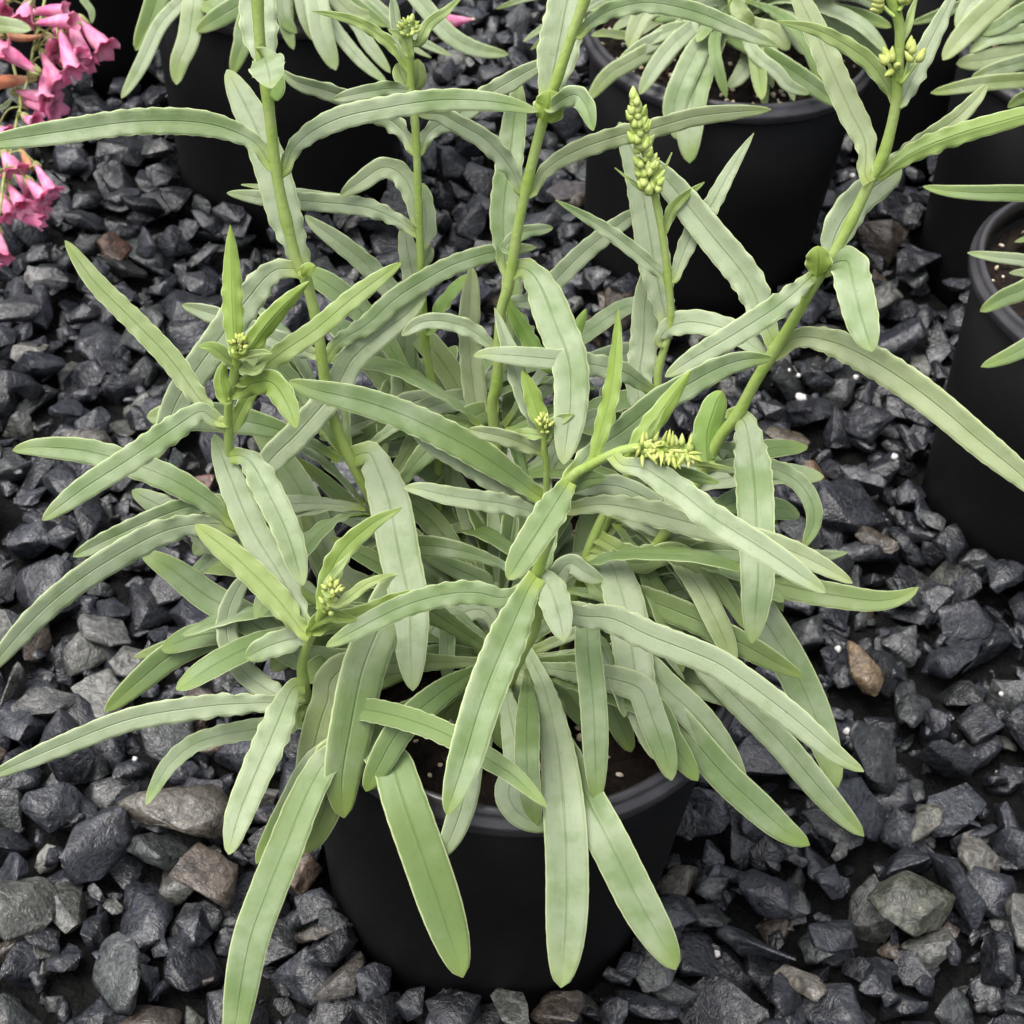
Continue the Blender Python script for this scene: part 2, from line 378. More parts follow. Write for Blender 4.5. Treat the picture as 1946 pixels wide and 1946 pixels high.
def rosette(plant, crown, n, seed, lmin, lmax, wid, az=(0, 2 * math.pi), el=(0.3, 1.1), droop=1.5):
    rs = random.Random(seed)
    for _ in range(n):
        a = rs.uniform(*az); e = rs.uniform(*el); ln = rs.uniform(lmin, lmax); P = [np.array(crown) + np.array((math.cos(a), math.sin(a), 0)) * 0.004]
        for i in range(5):
            P.append(P[-1] + np.array((math.cos(a) * math.cos(e), math.sin(a) * math.cos(e), math.sin(e))) * ln / 5)
            e -= droop * rs.uniform(0.1, 0.3); a += rs.uniform(-0.08, 0.08)
        P = np.array(P)
        for p in P:
            for s in POTS.values():
                r = math.hypot(p[0] - s['x'], p[1] - s['y'])
                if r < s['r1'] + 0.004: p[2] = max(p[2], s['soil'] + 0.004 if r < s['r1'] - 0.012 else s['H'] + 0.006)
        lf = leaf_mesh(P, wid * rs.uniform(0.8, 1.15), 's', plant, (0, -0.25, 0.97), rs.uniform(-0.7, 0.7), rs.uniform(0.1, 0.3), False, False, 0.5, rs); lf.color = (.66 if plant.name == 'leafy_plant' else .55, .5, .5, 1)

# ------------------------------------------------------------------ ground and gravel
gme = bpy.data.meshes.new('ground')
gme.from_pydata([(-60, -60, 0), (60, -60, 0), (60, 60, 0), (-60, 60, 0)], [], [(0, 1, 2, 3)]); gme.materials.append(M_GROUND)
ground = bpy.data.objects.new('ground', gme); COL.objects.link(ground); ground['kind'] = 'structure'
ground['label'] = 'dark slate gravel ground under the pots'; WORLD['ground'] = np.zeros(3)

def stone_shape(seed, ax):
    """an angular crushed stone: convex hull of a few points, chipped edges; returns hull planes, fine and plain triangles"""
    rs = np.random.default_rng(seed); pts = []
    while len(pts) < 15:
        q = rs.uniform(-1, 1, 3)
        if np.sum(np.abs(q) ** 2.6) < 1 and np.sum(np.abs(q) ** 2.6) > 0.45: pts.append(q * np.array(ax) * 0.5)
    bm = bmesh.new()
    for q in pts: bm.verts.new(q)
    r = bmesh.ops.convex_hull(bm, input=bm.verts)
    bmesh.ops.delete(bm, geom=[v for v in bm.verts if not v.link_faces], context='VERTS')
    bmesh.ops.dissolve_limit(bm, angle_limit=math.radians(17), verts=bm.verts, edges=bm.edges)
    bm.normal_update()
    planes = np.array([(*f.normal, f.normal.dot(f.calc_center_median())) for f in bm.faces])
    hv = np.array([v.co[:] for v in bm.verts])
    bmesh.ops.bevel(bm, geom=list(bm.edges), offset=0.020, segments=1, affect='EDGES', profile=0.6, clamp_overlap=True)
    bmesh.ops.triangulate(bm, faces=bm.faces)
    def tri():
        bm.verts.ensure_lookup_table(); bm.verts.index_update()
        return np.array([v.co[:] for v in bm.verts]), np.array([[v.index for v in f.verts] for f in bm.faces])
    plain = tri()
    long = [e for e in bm.edges if e.calc_length() > 0.13]
    bmesh.ops.subdivide_edges(bm, edges=long, cuts=2, use_grid_fill=True)
    bmesh.ops.triangulate(bm, faces=bm.faces); bm.normal_update()
    off = Vector(rs.uniform(0, 50, 3)); strat = Vector(norm(rs.normal(size=3)))
    for v in bm.verts:
        k = noise.fractal(v.co * 3.2 + off, 1.0, 2.1, 4) * 0.032
        k += 0.012 * math.copysign(abs(math.sin(v.co.dot(strat) * 26 + noise.noise(v.co * 4 + off) * 4)) ** 0.4, math.sin(v.co.dot(strat) * 26 + noise.noise(v.co * 4 + off) * 4)) * 0.6
        v.co += v.normal * k
    fine = tri(); bm.free()
    return dict(planes=planes, hv=hv, plain=plain, fine=fine)
LIB = []
for i in range(34):
    r = np.random.default_rng(900 + i)
    LIB.append(stone_shape(100 + i, (1.0, r.uniform(0.62, 0.95), r.uniform(0.30, 0.62))))
LIB.append(stone_shape(501, (1.0, 0.45, 0.38))); LIB.append(stone_shape(502, (1.0, 0.5, 0.4)))

GX0, GX1, GY0, GY1, GR = -0.58, 0.58, -0.22, 1.06, 0.0025
nx, ny = int((GX1 - GX0) / GR), int((GY1 - GY0) / GR)
Hm = np.zeros((nx, ny)); OWN = -np.ones((nx, ny), int)
gx = GX0 + (np.arange(nx) + 0.5) * GR; gy = GY0 + (np.arange(ny) + 0.5) * GR
for s in POTS.values():
    Hm[np.hypot(gx[:, None] - s['x'], gy[None] - s['y']) < s['r0'] + 0.003] = 9
STONES = []
def rot(yaw, tx, ty):
    return np.array(Matrix.Rotation(tx, 3, 'X') @ Matrix.Rotation(ty, 3, 'Y') @ Matrix.Rotation(yaw, 3, 'Z'))
def footprint(lib, M, s, x, y):
    pl = LIB[lib]['planes']; N = pl[:, :3] @ M.T; D = pl[:, 3] * s
    hv = (LIB[lib]['hv'] @ M.T) * s; lo, hi = hv.min(0), hv.max(0)
    i0, i1 = int((x + lo[0] - GX0) / GR), int((x + hi[0] - GX0) / GR) + 1
    j0, j1 = int((y + lo[1] - GY0) / GR), int((y + hi[1] - GY0) / GR) + 1
    if i0 < 0 or j0 < 0 or i1 > nx or j1 > ny: return None
    X = gx[i0:i1, None] - x; Y = gy[None, j0:j1] - y
    up = np.full((i1 - i0, j1 - j0), 9.0); dn = np.full_like(up, -9.0)
    for (a, b, c), d in zip(N, D):
        z = d - a * X - b * Y
        if c > 0.02: up = np.minimum(up, z / c)
        elif c < -0.02: dn = np.maximum(dn, z / c)
        else: up = np.where(z < 0, -9, up)
    ok = up > dn
    return (slice(i0, i1), slice(j0, j1), up, dn, ok) if ok.any() else None
def settle(fp):
    z = (Hm[fp[0], fp[1]] - fp[3])[fp[4]]
    return float(np.sort(z)[-max(1, len(z) // 30)]) - 0.002
def commit(fp, z, lib, M, s, x, y, col):
    h = Hm[fp[0], fp[1]]; o = OWN[fp[0], fp[1]]; top = fp[2] + z; m = fp[4] & (top > h)
    h[m] = top[m]; o[m] = len(STONES); STONES.append((lib, M, s, x, y, z, col))
def stone_colour(x, y):
    r = random.random(); v = random.uniform(0.6, 1.45)
    left = 1.4 if (x < -0.1 and y < 0.25) else 1.0
    if r < 0.05 * left: c = np.array((0.058, 0.059, 0.053)) * v
    elif r < 0.072 * left: c = np.array((0.050, 0.040, 0.032)) * v
    elif r < 0.24: c = np.array((0.024, 0.0265, 0.0265)) * v
    else: c = np.array((0.0150, 0.0162, 0.0205)) * v
    return c
def sizes():
    r = random.random()
    return random.uniform(0.010, 0.019) if r < 0.36 else random.uniform(0.019, 0.033) if r < 0.86 else random.uniform(0.033, 0.045)
for n_ in range(6800):
    best = None; lib = random.randrange(34); s = sizes(); big = n_ < 1400
    M = rot(random.uniform(0, 6.28), random.gauss(0, 0.45), random.gauss(0, 0.45))
    for _ in range(6):
        x, y = random.uniform(GX0 + .03, GX1 - .03), random.uniform(GY0 + .03, GY1 - .03)
        fp = footprint(lib, M, s, x, y)
        if fp is None: continue
        z = settle(fp)
        if z < 1 and (best is None or z + fp[2].max() * 0 < best[1]): best = (fp, z, x, y)
    if best is None: continue
    commit(best[0], best[1], lib, M, s, best[2], best[3], stone_colour(best[2], best[3]))
# small chips in the gaps
for n_ in range(3600):
    best = None; lib = random.randrange(34); s = random.uniform(0.006, 0.012); M = rot(random.uniform(0, 6.28), random.gauss(0, .5), random.gauss(0, .5))
    for _ in range(6):
        x, y = random.uniform(GX0 + .03, GX1 - .03), random.uniform(GY0 + .03, GY1 - .03); i, j = int((x - GX0) / GR), int((y - GY0) / GR)
        if best is None or Hm[i, j] < best[0]: best = (Hm[i, j], x, y)
    fp = footprint(lib, M, s, best[1], best[2])
    if fp is None: continue
    z = settle(fp)
    if z < 0.02: commit(fp, z, lib, M, s, best[1], best[2], stone_colour(best[1], best[2]))
# stones lying against the pots
for s_p in POTS.values():
    for _ in range(70):
        lib = random.randrange(34); s = random.uniform(0.014, 0.030); M = rot(random.uniform(0, 6.28), random.gauss(0, .3), random.gauss(0, .3)); a = random.uniform(0, 6.28)
        for r in np.arange(s_p['r0'] + .007, s_p['r0'] + .03, .0025):
            x, y = s_p['x'] + r * math.cos(a), s_p['y'] + r * math.sin(a); fp = footprint(lib, M, s, x, y)
            if fp is None: break
            z = settle(fp)
            if z < 0.03: commit(fp, z, lib, M, s, x, y, stone_colour(x, y)); break
            if z < 1: break
# stones with a colour of their own, where the photograph shows them: pixel, size, yaw, colour, shape
for px, py, s, yaw, c, lib in [
        (92, 527, .030, .3, (.42, .41, .40), 3), (215, 448, .026, .8, (.15, .085, .06), 5), (1655, 1247, .037, -1.0, (.24, .17, .095), 34),
        (1565, 862, .030, -1.1, (.145, .082, .045), 35), (1665, 1015, .027, -.4, (.105, .088, .068), 7), (1490, 790, .034, -.4, (.125, .105, .075), 35),
        (378, 875, .026, .2, (.30, .18, .15), 9), (330, 1555, .062, .25, (.125, .110, .085), 34), (172, 1292, .036, .5, (.17, .17, .150), 12),
        (180, 1175, .034, -.2, (.17, .17, .16), 14), (265, 1225, .032, .1, (.13, .13, .115), 15), (392, 1385, .020, 0, (.38, .30, .24), 4),
        (1895, 1595, .028, .8, (.21, .20, .17), 6), (1790, 1545, .030, 1.2, (.18, .175, .14), 34), (1320, 1630, .026, .4, (.19, .175, .145), 8),
        (1530, 1855, .030, -.6, (.20, .18, .15), 35), (1745, 1690, .044, .2, (.13, .135, .10), 10), (60, 645, .026, .7, (.17, .16, .14), 11),
        (590, 1655, .022, .9, (.22, .16, .12), 2), (95, 1330, .030, .2, (.10, .10, .095), 16), (165, 815, .034, .1, (.13, .12, .10), 34),
        (1090, 370, .040, .5, (.085, .070, .066), 18), (30, 1690, .036, 1.0, (.10, .105, .09), 19), (640, 1820, .030, .4, (.11, .10, .085), 20)]:
    p = at_z(px, py, 0.026); best = None
    for _ in range(10):
        M = rot(yaw, random.gauss(0, .18), random.gauss(0, .18)); x, y = p[0] + random.uniform(-.004, .004), p[1] + random.uniform(-.004, .004)
        fp = footprint(lib, M, s, x, y)
        if fp is None: continue
        z = settle(fp)
        if z < 1 and (best is None or z < best[1]): best = (fp, z, x, y, M)
    if best: commit(best[0], best[1] - 0.003, lib, best[4], s, best[2], best[3], np.array(c) * .42)
# the 300 that show largest are stones of their own, the rest one mass
cnt = np.bincount(OWN[OWN >= 0].ravel(), minlength=len(STONES)); rank = []
for i, (lib, M, s, x, y, z, c) in enumerate(STONES):
    p = (x, y, z); d = depth_of(p); u, v = pix_of(p)
    inside = -20 < u < PX + 20 and -20 < v < PX + 20
    hid = hit(u, v) < d - 0.06
    rank.append((cnt[i] / d ** 2 if inside and not hid else cnt[i] * 1e-4 if inside else 0, i))
rank.sort(reverse=True); TOP = set(i for _, i in rank[:296]); SEEN = set(i for r_, i in rank if r_ > 0)
SME = {}
def stone_mesh(lib):
    if lib not in SME:
        v, f = LIB[lib]['fine']; me = bpy.data.meshes.new('stone'); me.from_pydata(v.tolist(), [], f.tolist())
        me.polygons.foreach_set('use_smooth', [True] * len(f)); me.materials.append(M_STONE)
        try: me.set_sharp_from_angle(angle=math.radians(38))
        except Exception: pass
        SME[lib] = me
    return SME[lib]
VV, FF, CC, off = [], [], [], 0
for i, (lib, M, s, x, y, z, c) in enumerate(STONES):
    if i in TOP:
        o = bpy.data.objects.new('stone', stone_mesh(lib)); COL.objects.link(o); o.parent = ground
        m4 = Matrix(M.tolist()).to_4x4(); m4 = Matrix.Translation((x, y, z)) @ m4 @ Matrix.Scale(s, 4)
        o.matrix_basis = m4; o.color = (*c, 1)
    else:
        if cnt[i] == 0: continue
        v, f = LIB[lib]['fine' if i in SEEN and s > .012 else 'plain']
        VV.append((v @ M.T) * s + (x, y, z)); FF.append(f + off); CC.append(np.tile((*c, 1.0), (len(v), 1))); off += len(v)
VV, FF, CC = np.vstack(VV), np.vstack(FF), np.vstack(CC)
me = bpy.data.meshes.new('gravel'); me.vertices.add(len(VV)); me.vertices.foreach_set('co', VV.ravel())
me.loops.add(FF.size); me.loops.foreach_set('vertex_index', FF.ravel()); me.polygons.add(len(FF))
me.polygons.foreach_set('loop_start', np.arange(0, FF.size, 3)); me.update(calc_edges=True)
me.polygons.foreach_set('use_smooth', [True] * len(FF))
try: me.set_sharp_from_angle(angle=math.radians(38))
except Exception: pass
ca = me.color_attributes.new('stone_col', 'FLOAT_COLOR', 'POINT'); ca.data.foreach_set('color', CC.ravel())
me.materials.append(M_STONES); gravel = bpy.data.objects.new('gravel', me); COL.objects.link(gravel)
gravel.parent = ground; gravel['kind'] = 'stuff'
print('stones', len(STONES), 'gravel tris', len(FF), 'mean top', Hm[(Hm < 1)].mean())

# white perlite grains spilled on the gravel
def grain(rs, r):
    bm = bmesh.new(); bmesh.ops.create_icosphere(bm, subdivisions=2, radius=r)
    o_ = Vector((rs.uniform(0, 90), 0, 0))
    for v in bm.verts: v.co *= 1 + 0.45 * noise.noise(v.co / r * 1.1 + o_)
    V = np.array([v.co[:] for v in bm.verts]); F = [tuple(v.index for v in f.verts) for f in bm.faces]; bm.free(); return V, F
rs_ = random.Random(4)
def hm_at(x, y):
    i, j = int((x - GX0) / GR), int((y - GY0) / GR)
    return Hm[i, j] if 0 <= i < nx and 0 <= j < ny and Hm[i, j] < 1 else 0.02
for px, py, r in [(1524, 752, .0044), (1517, 717, .0018), (1499, 706, .0016), (702, 734, .0028), (836, 323, .0026), (725, 345, .0024), (1588, 1250, .0024),
                  (1607, 1398, .0028), (1628, 712, .0024), (1364, 1805, .0024), (1911, 1443, .0026), (1872, 1492, .0020), (690, 483, .0024), (1700, 870, .0026),
                  (254, 1432, .0016), (1898, 1330, .0018), (848, 150, .0018), (1620, 337, .0026), (1240, 35, .0024), (1690, 1190, .0018)]:
    p = at_z(px, py, 0.025); z = hm_at(p[0], p[1]); p = at_z(px, py, z); r *= .7; V, F = grain(rs_, r)
    mesh_at('perlite_grain', V + np.array((p[0], p[1], hm_at(p[0], p[1]) + r * 0.5)), F, [M_WPERL], ground)

# ------------------------------------------------------------------ pots
def lathe(prof, x, y, seg=96, wob=None):
    V, F = [], []
    for r, z in prof:
        for k in range(seg):
            a = 2 * math.pi * k / seg; V.append((x + r * math.cos(a), y + r * math.sin(a), z))
    for i in range(len(prof) - 1):
        for k in range(seg): F.append((i * seg + k, i * seg + (k + 1) % seg, (i + 1) * seg + (k + 1) % seg, (i + 1) * seg + k))
    return V, F
def make_pot(key, label, seed):
    s = POTS[key]; x, y, r0, r1, H = s['x'], s['y'], s['r0'], s['r1'], s['H']
    t = thing('plant_pot', label, 'pot', (x, y, 0), 'black nursery pots on the gravel')
    R_ = lambda z: float(pot_r(s, z))
    v, f = lathe([(0.0005, 0.004), (r0 - 0.006, 0.004), (r0 - 0.004, 0.0), (r0, 0.003), (R_(0.03), 0.03), (R_(0.09), 0.09), (R_(H - 0.012), H - 0.012),
                  (R_(H - 0.012) - 0.0018, H - 0.0118), (R_(0.09) - 0.0018, 0.09), (R_(0.03) - 0.0018, 0.03), (r0 - 0.008, 0.008), (0.0005, 0.008)], x, y)
    mesh_at('wall', v, f, [M_POT], t, (x, y, 0))
    # rolled lip: a band standing proud of the wall with a rounded top edge and a small inner step
    b = H - 0.0102
    v, f = lathe([(r1 - 0.0062, b), (r1 - 0.0012, b - 0.0004), (r1 - 0.0002, b + 0.0006), (r1 + 0.0002, b + 0.0036), (r1 - 0.0002, b + 0.0056), (r1 - 0.0020, b + 0.0062), (r1 - 0.0025, H - 0.0020),
                  (r1 - 0.0034, H - 0.0006), (r1 - 0.0045, H), (r1 - 0.0056, H - 0.0006), (r1 - 0.0064, H - 0.003), (r1 - 0.0068, b), (r1 - 0.0062, b)], x, y)
    mesh_at('rim', v, f, [M_RIM], t, (x, y, b))
    rs = random.Random(seed); rr = r1 - 0.0072; V, F = [(x, y, s['soil'])], []
    nr, ns = 26, 80
    for i in range(1, nr + 1):
        for k in range(ns):
            a = 2 * math.pi * k / ns; r = rr * i / nr; X, Y = x + r * math.cos(a), y + r * math.sin(a)
            V.append((X, Y, s['soil'] + 0.0035 * noise.fractal(Vector((X * 90, Y * 90, seed)), 1.0, 2.0, 4) + 0.003 * (i / nr) ** 6 * 0))
    for k in range(ns): F.append((0, 1 + k, 1 + (k + 1) % ns))
    for i in range(nr - 1):
        for k in range(ns): a = 1 + i * ns; F.append((a + k, a + ns + k, a + ns + (k + 1) % ns, a + (k + 1) % ns))
    so = mesh_at('soil', V, F, [M_SOIL], t, (x, y, s['soil']))
    for nm, m, cnt_, lo, hi in (('perlite', M_PERL, 190, .0006, .0021), ('bark_bits', M_BARK, 160, .0006, .0018)):
        parts = []
        for _ in range(cnt_):
            a, r = rs.uniform(0, 6.28), rr * math.sqrt(rs.random()) * 0.97
            g = grain(rs, rs.uniform(lo, hi)); st = np.array((1, rs.uniform(.5, 1), rs.uniform(.5, 1))) if nm == 'perlite' else np.array((1.5, rs.uniform(.4, .8), rs.uniform(.25, .5)))
            c, s_ = math.cos(a * 7), math.sin(a * 7); G = g[0] * st; G = np.stack([G[:, 0] * c - G[:, 1] * s_, G[:, 0] * s_ + G[:, 1] * c, G[:, 2]], 1)
            parts.append((G + np.array((x + r * math.cos(a), y + r * math.sin(a), s['soil'] + 0.0012 + rs.uniform(0, .0012))), g[1]))
        v, f = join(parts); o = mesh_at(nm, v, f, [m], so, (x, y, s['soil'])); o['kind'] = 'stuff'
    return t
make_pot('front', 'black plastic nursery pot holding the tall budding plant with drooping pale leaves', 1)
make_pot('A', 'black plastic nursery pot behind the two left-leaning tall stems, its leafy plant hanging over', 2)
make_pot('B', 'black plastic nursery pot with white-flecked brown soil, behind the knobbly flower bud spike', 3)
make_pot('C', 'black plastic nursery pot beside the slanting bud stem, four long leaves jutting over its rim', 4)
make_pot('D', 'black nursery pot crowded with leaves standing behind the pot with four jutting leaves', 5)
make_pot('E', 'black nursery pot behind the pink trumpet flowers', 6)
make_pot('F', 'black nursery pot added to darken the gap behind the speckled-soil pot, half hidden by the slanting stem', 7)  # added pot: its black wall stands in for shadow between the back pots

# ------------------------------------------------------------------ the plant in the front pot
main = thing('leafy_plant', 'tall pale green plant with bud-tipped stems and long narrow leaves in the front pot', 'plant', (0, 0, 0.148), 'potted leafy plants')
Z0 = 0.146
make_stem('S1', main, 'A 1342,-260 1350,0 1370,300 1400,480 1450,900 1500,1150 1560,1380 1600,1450 1660,1690 E 60,400 130,640 250,880', .05, .02, (-.030, .015, Z0), .0019, .0023)
make_stem('S2', main, 'B 490,130 495,300 500,450 520,640 530,800 540,1100 550,1350 E 570,90 600,300 640,500 645,720 660,1050', .075, .045, (-.014, .036, Z0), .0013, .0019)
make_stem('S3', main, 'B 1460,-160 1410,0 1350,170 1270,400 1190,640 1110,960 1060,1200 1010,1500 970,1650 E 950,350 930,550', .06, .04, (-.002, .032, Z0), .0018, .0022)
make_stem('S4', main, 'B 1670,510 1700,700 1750,900 1790,1080 1820,1250 1850,1480 1860,1700 1800,1930 E 1740,560', .05, .03, (.020, .022, Z0), .0011, .0018)
make_stem('S5', main, 'C 1210,-100 1240,0 1280,150 1270,400 1260,550 1200,800 1130,940 1030,1150 940,1320 860,1440 740,1650 610,1860 F 520,350 430,520 350,620 270,760 180,930', .03, .008, (.028, .004, Z0), .0016, .0024)
make_stem('S6', main, 'D 1250,170 1230,300 1200,480 1200,640 1215,880 1240,1050 1290,1190 1390,1330', -.018, -.014, (-.034, -.010, Z0), .0015, .0018)
make_stem('S7', main, 'D 1735,1470 1640,1650 1590,1800 G 1590,120 1640,290 1725,430', -.06, -.046, (-.044, -.010, Z0), .0018, .0021)
make_stem('S8', main, 'E 1200,600 1200,720 1210,880', .0, .0, (.010, .002, Z0), .0012, .0016)
make_stem('S9', main, 'E 1980,690 1840,700 1700,690 1590,715 1450,780 1330,870 1230,1150 1160,1370 1150,1620 1060,1800', -.062, -.036, (-.002, -.022, Z0), .0013, .0026)
make_stem('S10', main, 'E 1520,1020 1470,1130 1410,1290', .012, .006, (.018, .0, Z0), .0016, .0020)

# --- stem 1 (tall, left, back)
L('S1', 140, 'A 1430,885 1350,760 1200,680 1000,640 700,640 400,680 0,740 -130,765', w=.01)
L('S1', 125, 'A 1490,895 1540,780 1640,690 1800,615 B 350,570 600,530 800,525 1000,545 1165,585', w=.008)
L('S1', 185, 'A 1590,1400 1500,1150 1430,900 1330,640 1190,365', dz=-.006, roll=0, fold=.1)
L('S1', 200, 'A 1390,330 1360,150 1350,-50 1345,-300', dz=-.005, roll=0, fold=.1)
L('S1', 190, 'A 1385,300 1405,360 1425,465', k='c', w=.022, dz=.004, roll=0, rip=1.5)
L('S1', 110, 'A 1400,330 1440,430 1455,530', k='c', dz=-.004, u=1)
L('S1', 170, 'A 1600,1420 1440,1420 1300,1570 1150,1780 D 1020,300 920,470 810,760', dz=-.003, w=-.006)
L('S1', 70, 'A 1590,1440 1620,1410 1655,1395', k='c', w=.002, dz=.003, u=1, y=1)
L('S1', 110, 'A 1660,1860 1560,1830 1400,1760 1150,1660 955,1600', dz=-.012)
L('S1', 220, 'E 250,720 290,730 380,950 440,1250 490,1500 500,1750 H 510,185', w=.028, roll=.05, rip=.6)
# --- stem 2 (back)
L('S2', 100, 'B 515,1215 400,1140 250,1085 0,1060 A 1400,1040 1190,1012', w=.0)
L('S2', 45, 'B 520,1180 300,1075 0,1020 A 1400,985 1265,968', dz=-.008)
L('S2', 110, 'B 510,780 440,670 300,580 100,490 -100,430 A 1480,370', u=0, roll=.35)
L('S2', 80, 'B 490,470 380,465 230,490 95,520', w=.008)
L('S2', 110, 'B 545,800 600,690 720,620 900,500 1050,410 1230,310', roll=-.2)
L('S2', 115, 'B 530,1170 505,1010 440,910 350,880 240,950 130,1025', fold=.3)
L('S2', 110, 'B 560,1290 580,1180 565,1040 550,960', dz=-.004)
L('S2', 110, 'B 548,1640 500,1400 460,1180', dz=-.006)
L('S2', 60, 'B 560,1400 590,1340 600,1290', dz=-.006)
L('S2', 70, 'B 600,1740 660,1600 790,1440', u=1, roll=.6)
L('S2', 150, 'E 480,620 465,400 470,150 490,0', dz=-.004)
L('S2', 130, 'E 640,510 560,440 400,500 200,570 20,645', w=.004)
L('S2', 170, 'E 690,890 570,760 420,650 250,590', w=.002, dz=.004)
L('S2', 62, 'B 480,360 400,240 250,130 100,80 -20,60', k='n', y=1)
L('S2', 62, 'B 535,230 590,130 680,60 770,-20', k='n', y=1)
L('S2', 75, 'B 470,300 420,120 400,-60', k='n', dz=-.003)
L('S2', 60, 'B 500,300 460,200 380,155', k='n', dz=.003, y=1)
L('S2', 90, 'B 495,480 450,400 430,330', k='c', dz=-.002, y=1)
L('S2', 90, 'B 500,480 535,420 535,310', k='c', dz=-.002, y=1)
# --- stem 3 (back)
L('S3', 105, 'B 1075,1000 1020,880 900,740 750,650 650,600 530,600', w=.008)
L('S3', 110, 'B 1130,1020 1200,900 1350,800 1600,710 1750,680 C 200,615 400,590 605,575', w=.004)
L('S3', 150, 'B 1000,1420 985,1150 1010,900 1040,650 1065,430', dz=-.006, roll=0)
L('S3', 200, 'B 1020,1425 1100,1410 1180,1500 1260,1700 E 1330,236 1340,450 1300,780', w=.014, roll=0)
L('S3', 90, 'B 930,1820 830,1740 700,1690 560,1690 450,1760', w=.006)
L('S3', 220, 'B 1220,510 1270,280 1320,20 1370,-220', dz=-.004, roll=0, fold=.3)
L('S3', 105, 'B 1375,190 1440,120 1560,50 1750,15 C 200,60 400,140 635,242', w=.004)
L('S3', 165, 'B 1195,630 1225,560 1232,470', k='c', w=.003, dz=.004, u=1, y=1, fold=.3, rip=2)
L('S3', 105, 'B 1240,560 1300,520 1370,500 1425,570 1455,685', k='c', w=.012, dz=.004)
L('S3', 110, 'E 970,-10 1010,-60 B 1170,1550 1400,1330 1600,1170 1740,1080', dz=-.010)
L('S3', 90, 'B 990,1560 1200,1900 1310,1840 1420,1620', dz=-.012, u=1)
L('S3', 70, 'B 990,1300 1090,1220 1245,1195', dz=-.006)
L('S3', 130, 'E 900,620 850,500 820,300 800,50 B 800,1700 820,1400', dz=-.008)
L('S1', 112, 'E 30,260 120,140 280,40 B 430,1560 700,1400 950,1320 1158,1298', w=.0, dz=-.004)
L('S2', 110, 'E 590,120 B 330,1450 150,1290 0,1180 A 1600,1130', dz=-.008)
# --- stem 4 (bud spike)
L('S4', 100, 'C 90,1470 180,1250 290,1080 400,880 515,698', k='n', w=.006)
L('S4', 60, 'C 30,1250 100,1080 255,955', k='n', y=1, w=.004)
L('S4', 80, 'B 1850,1480 1700,1340 1500,1190 1258,1048', k='n', w=.006)
L('S4', 170, 'B 1850,1720 1790,1450 1740,1150 1680,850 1590,640', dz=-.007, roll=0)
L('S4', 150, 'E 1730,520 1690,400 1720,150 B 1730,1600 1765,1360', dz=-.004)
L('S4', 130, 'C 25,1790 70,1720 200,1690 400,1740 580,1870', w=.012)
L('S4', 120, 'E 1780,400 1700,350 1600,290 1350,240 1100,215 900,200 828,212', w=.03)
L('S4', 20, 'B 1720,1000 1650,945 1568,880', k='n', y=1); L('S4', 20, 'C 10,960 50,880 85,800', k='n', y=1)
# --- stem 5 (tall, right)
L('S5', 130, 'C 835,1440 650,1600 420,1750 200,1880 F 50,320', w=.004)
L('S5', 170, 'C 640,1850 720,1780 850,1775 F 1050,190 1300,340 1500,490 1700,660 1932,850 2080,1000', w=.022)
L('S5', 195, 'C 880,1410 1000,1370 1040,1500 1085,1680 1135,1845', w=.018)
L('S5', 135, 'C 850,1450 855,1390 850,1290', k='c', w=.003, dz=.004, u=1, y=1, fold=.3, rip=1.6)
L('S5', 175, 'C 900,1370 960,1200 1050,1060 1150,980 1290,885', dz=-.005, roll=0, fold=.3)
L('S5', 110, 'C 1160,930 1350,800 1600,700 1932,605 2120,545', u=1, w=.004, fold=.1)
L('S5', 95, 'C 1170,900 1400,745 1600,600 1742,445', dz=-.006)
L('S5', 140, 'C 1100,920 1100,750 1020,580 930,380 840,170 760,0 700,-130', dz=.002)
L('S5', 90, 'C 1265,545 1160,370 1050,270 850,160 635,110', k='n', y=1, w=.004)
L('S5', 110, 'C 1290,530 1400,300 1490,120 1590,-80', k='n', w=-.002)
L('S5', 45, 'C 1300,200 1330,100 1375,-30', k='n', y=1)
L('S5', 170, 'C 630,1820 560,1660 480,1470 280,1220 120,1020 -40,825', dz=-.008, fold=.45, roll=-.1)
L('S5', 200, 'F 400,510 470,570 515,850 530,1150 535,1400 505,1718', w=.028, roll=0)
L('S5', 100, 'F 280,790 440,790 600,800 730,860 810,960 830,1080 775,1220', w=.004)
L('S5', 150, 'F 270,770 270,620 310,480 347,393', u=1, dz=.003)
L('S5', 120, 'F 320,690 400,720 420,850', k='c', dz=-.005)
# --- stem 6 (left, in front)
L('S6', 120, 'D 1150,560 1020,400 900,234 A 720,1700 500,1480 342,1262', w=-.004)
L('S6', 112, 'A 1235,1860 1220,1600 1215,1400 1208,1182', k='n', y=1, dz=.004, roll=0, u=1)
L('S6', 112, 'A 1285,1850 1400,1700 1500,1590 1620,1475', k='n', y=1, dz=.003, u=1)
L('S6', 112, 'D 1280,345 1500,180 B 0,1730 200,1560 447,1378', w=.004, y=1)
L('S6', 135, 'D 1260,400 1320,360 1420,350 1500,450 1555,588', k='c', w=.012, y=1)
L('S6', 80, 'D 1215,240 1120,170 1040,160', k='n', w=.008, y=1); L('S6', 85, 'D 1185,440 1160,330 1180,232', k='n', dz=.005, y=1, u=1)
L('S6', 46, 'D 1270,215 1380,190 1425,200', k='n', dz=.004, y=1); L('S6', 60, 'D 1230,240 1330,290 1400,240', k='n', dz=-.002, y=1)
L('S6', 90, 'D 1215,600 1290,450 1370,370', k='n', dz=-.002, y=1)
L('S6', 140, 'D 1180,575 1120,540 1050,505 900,600 700,740 450,900 222,1072', w=.012)
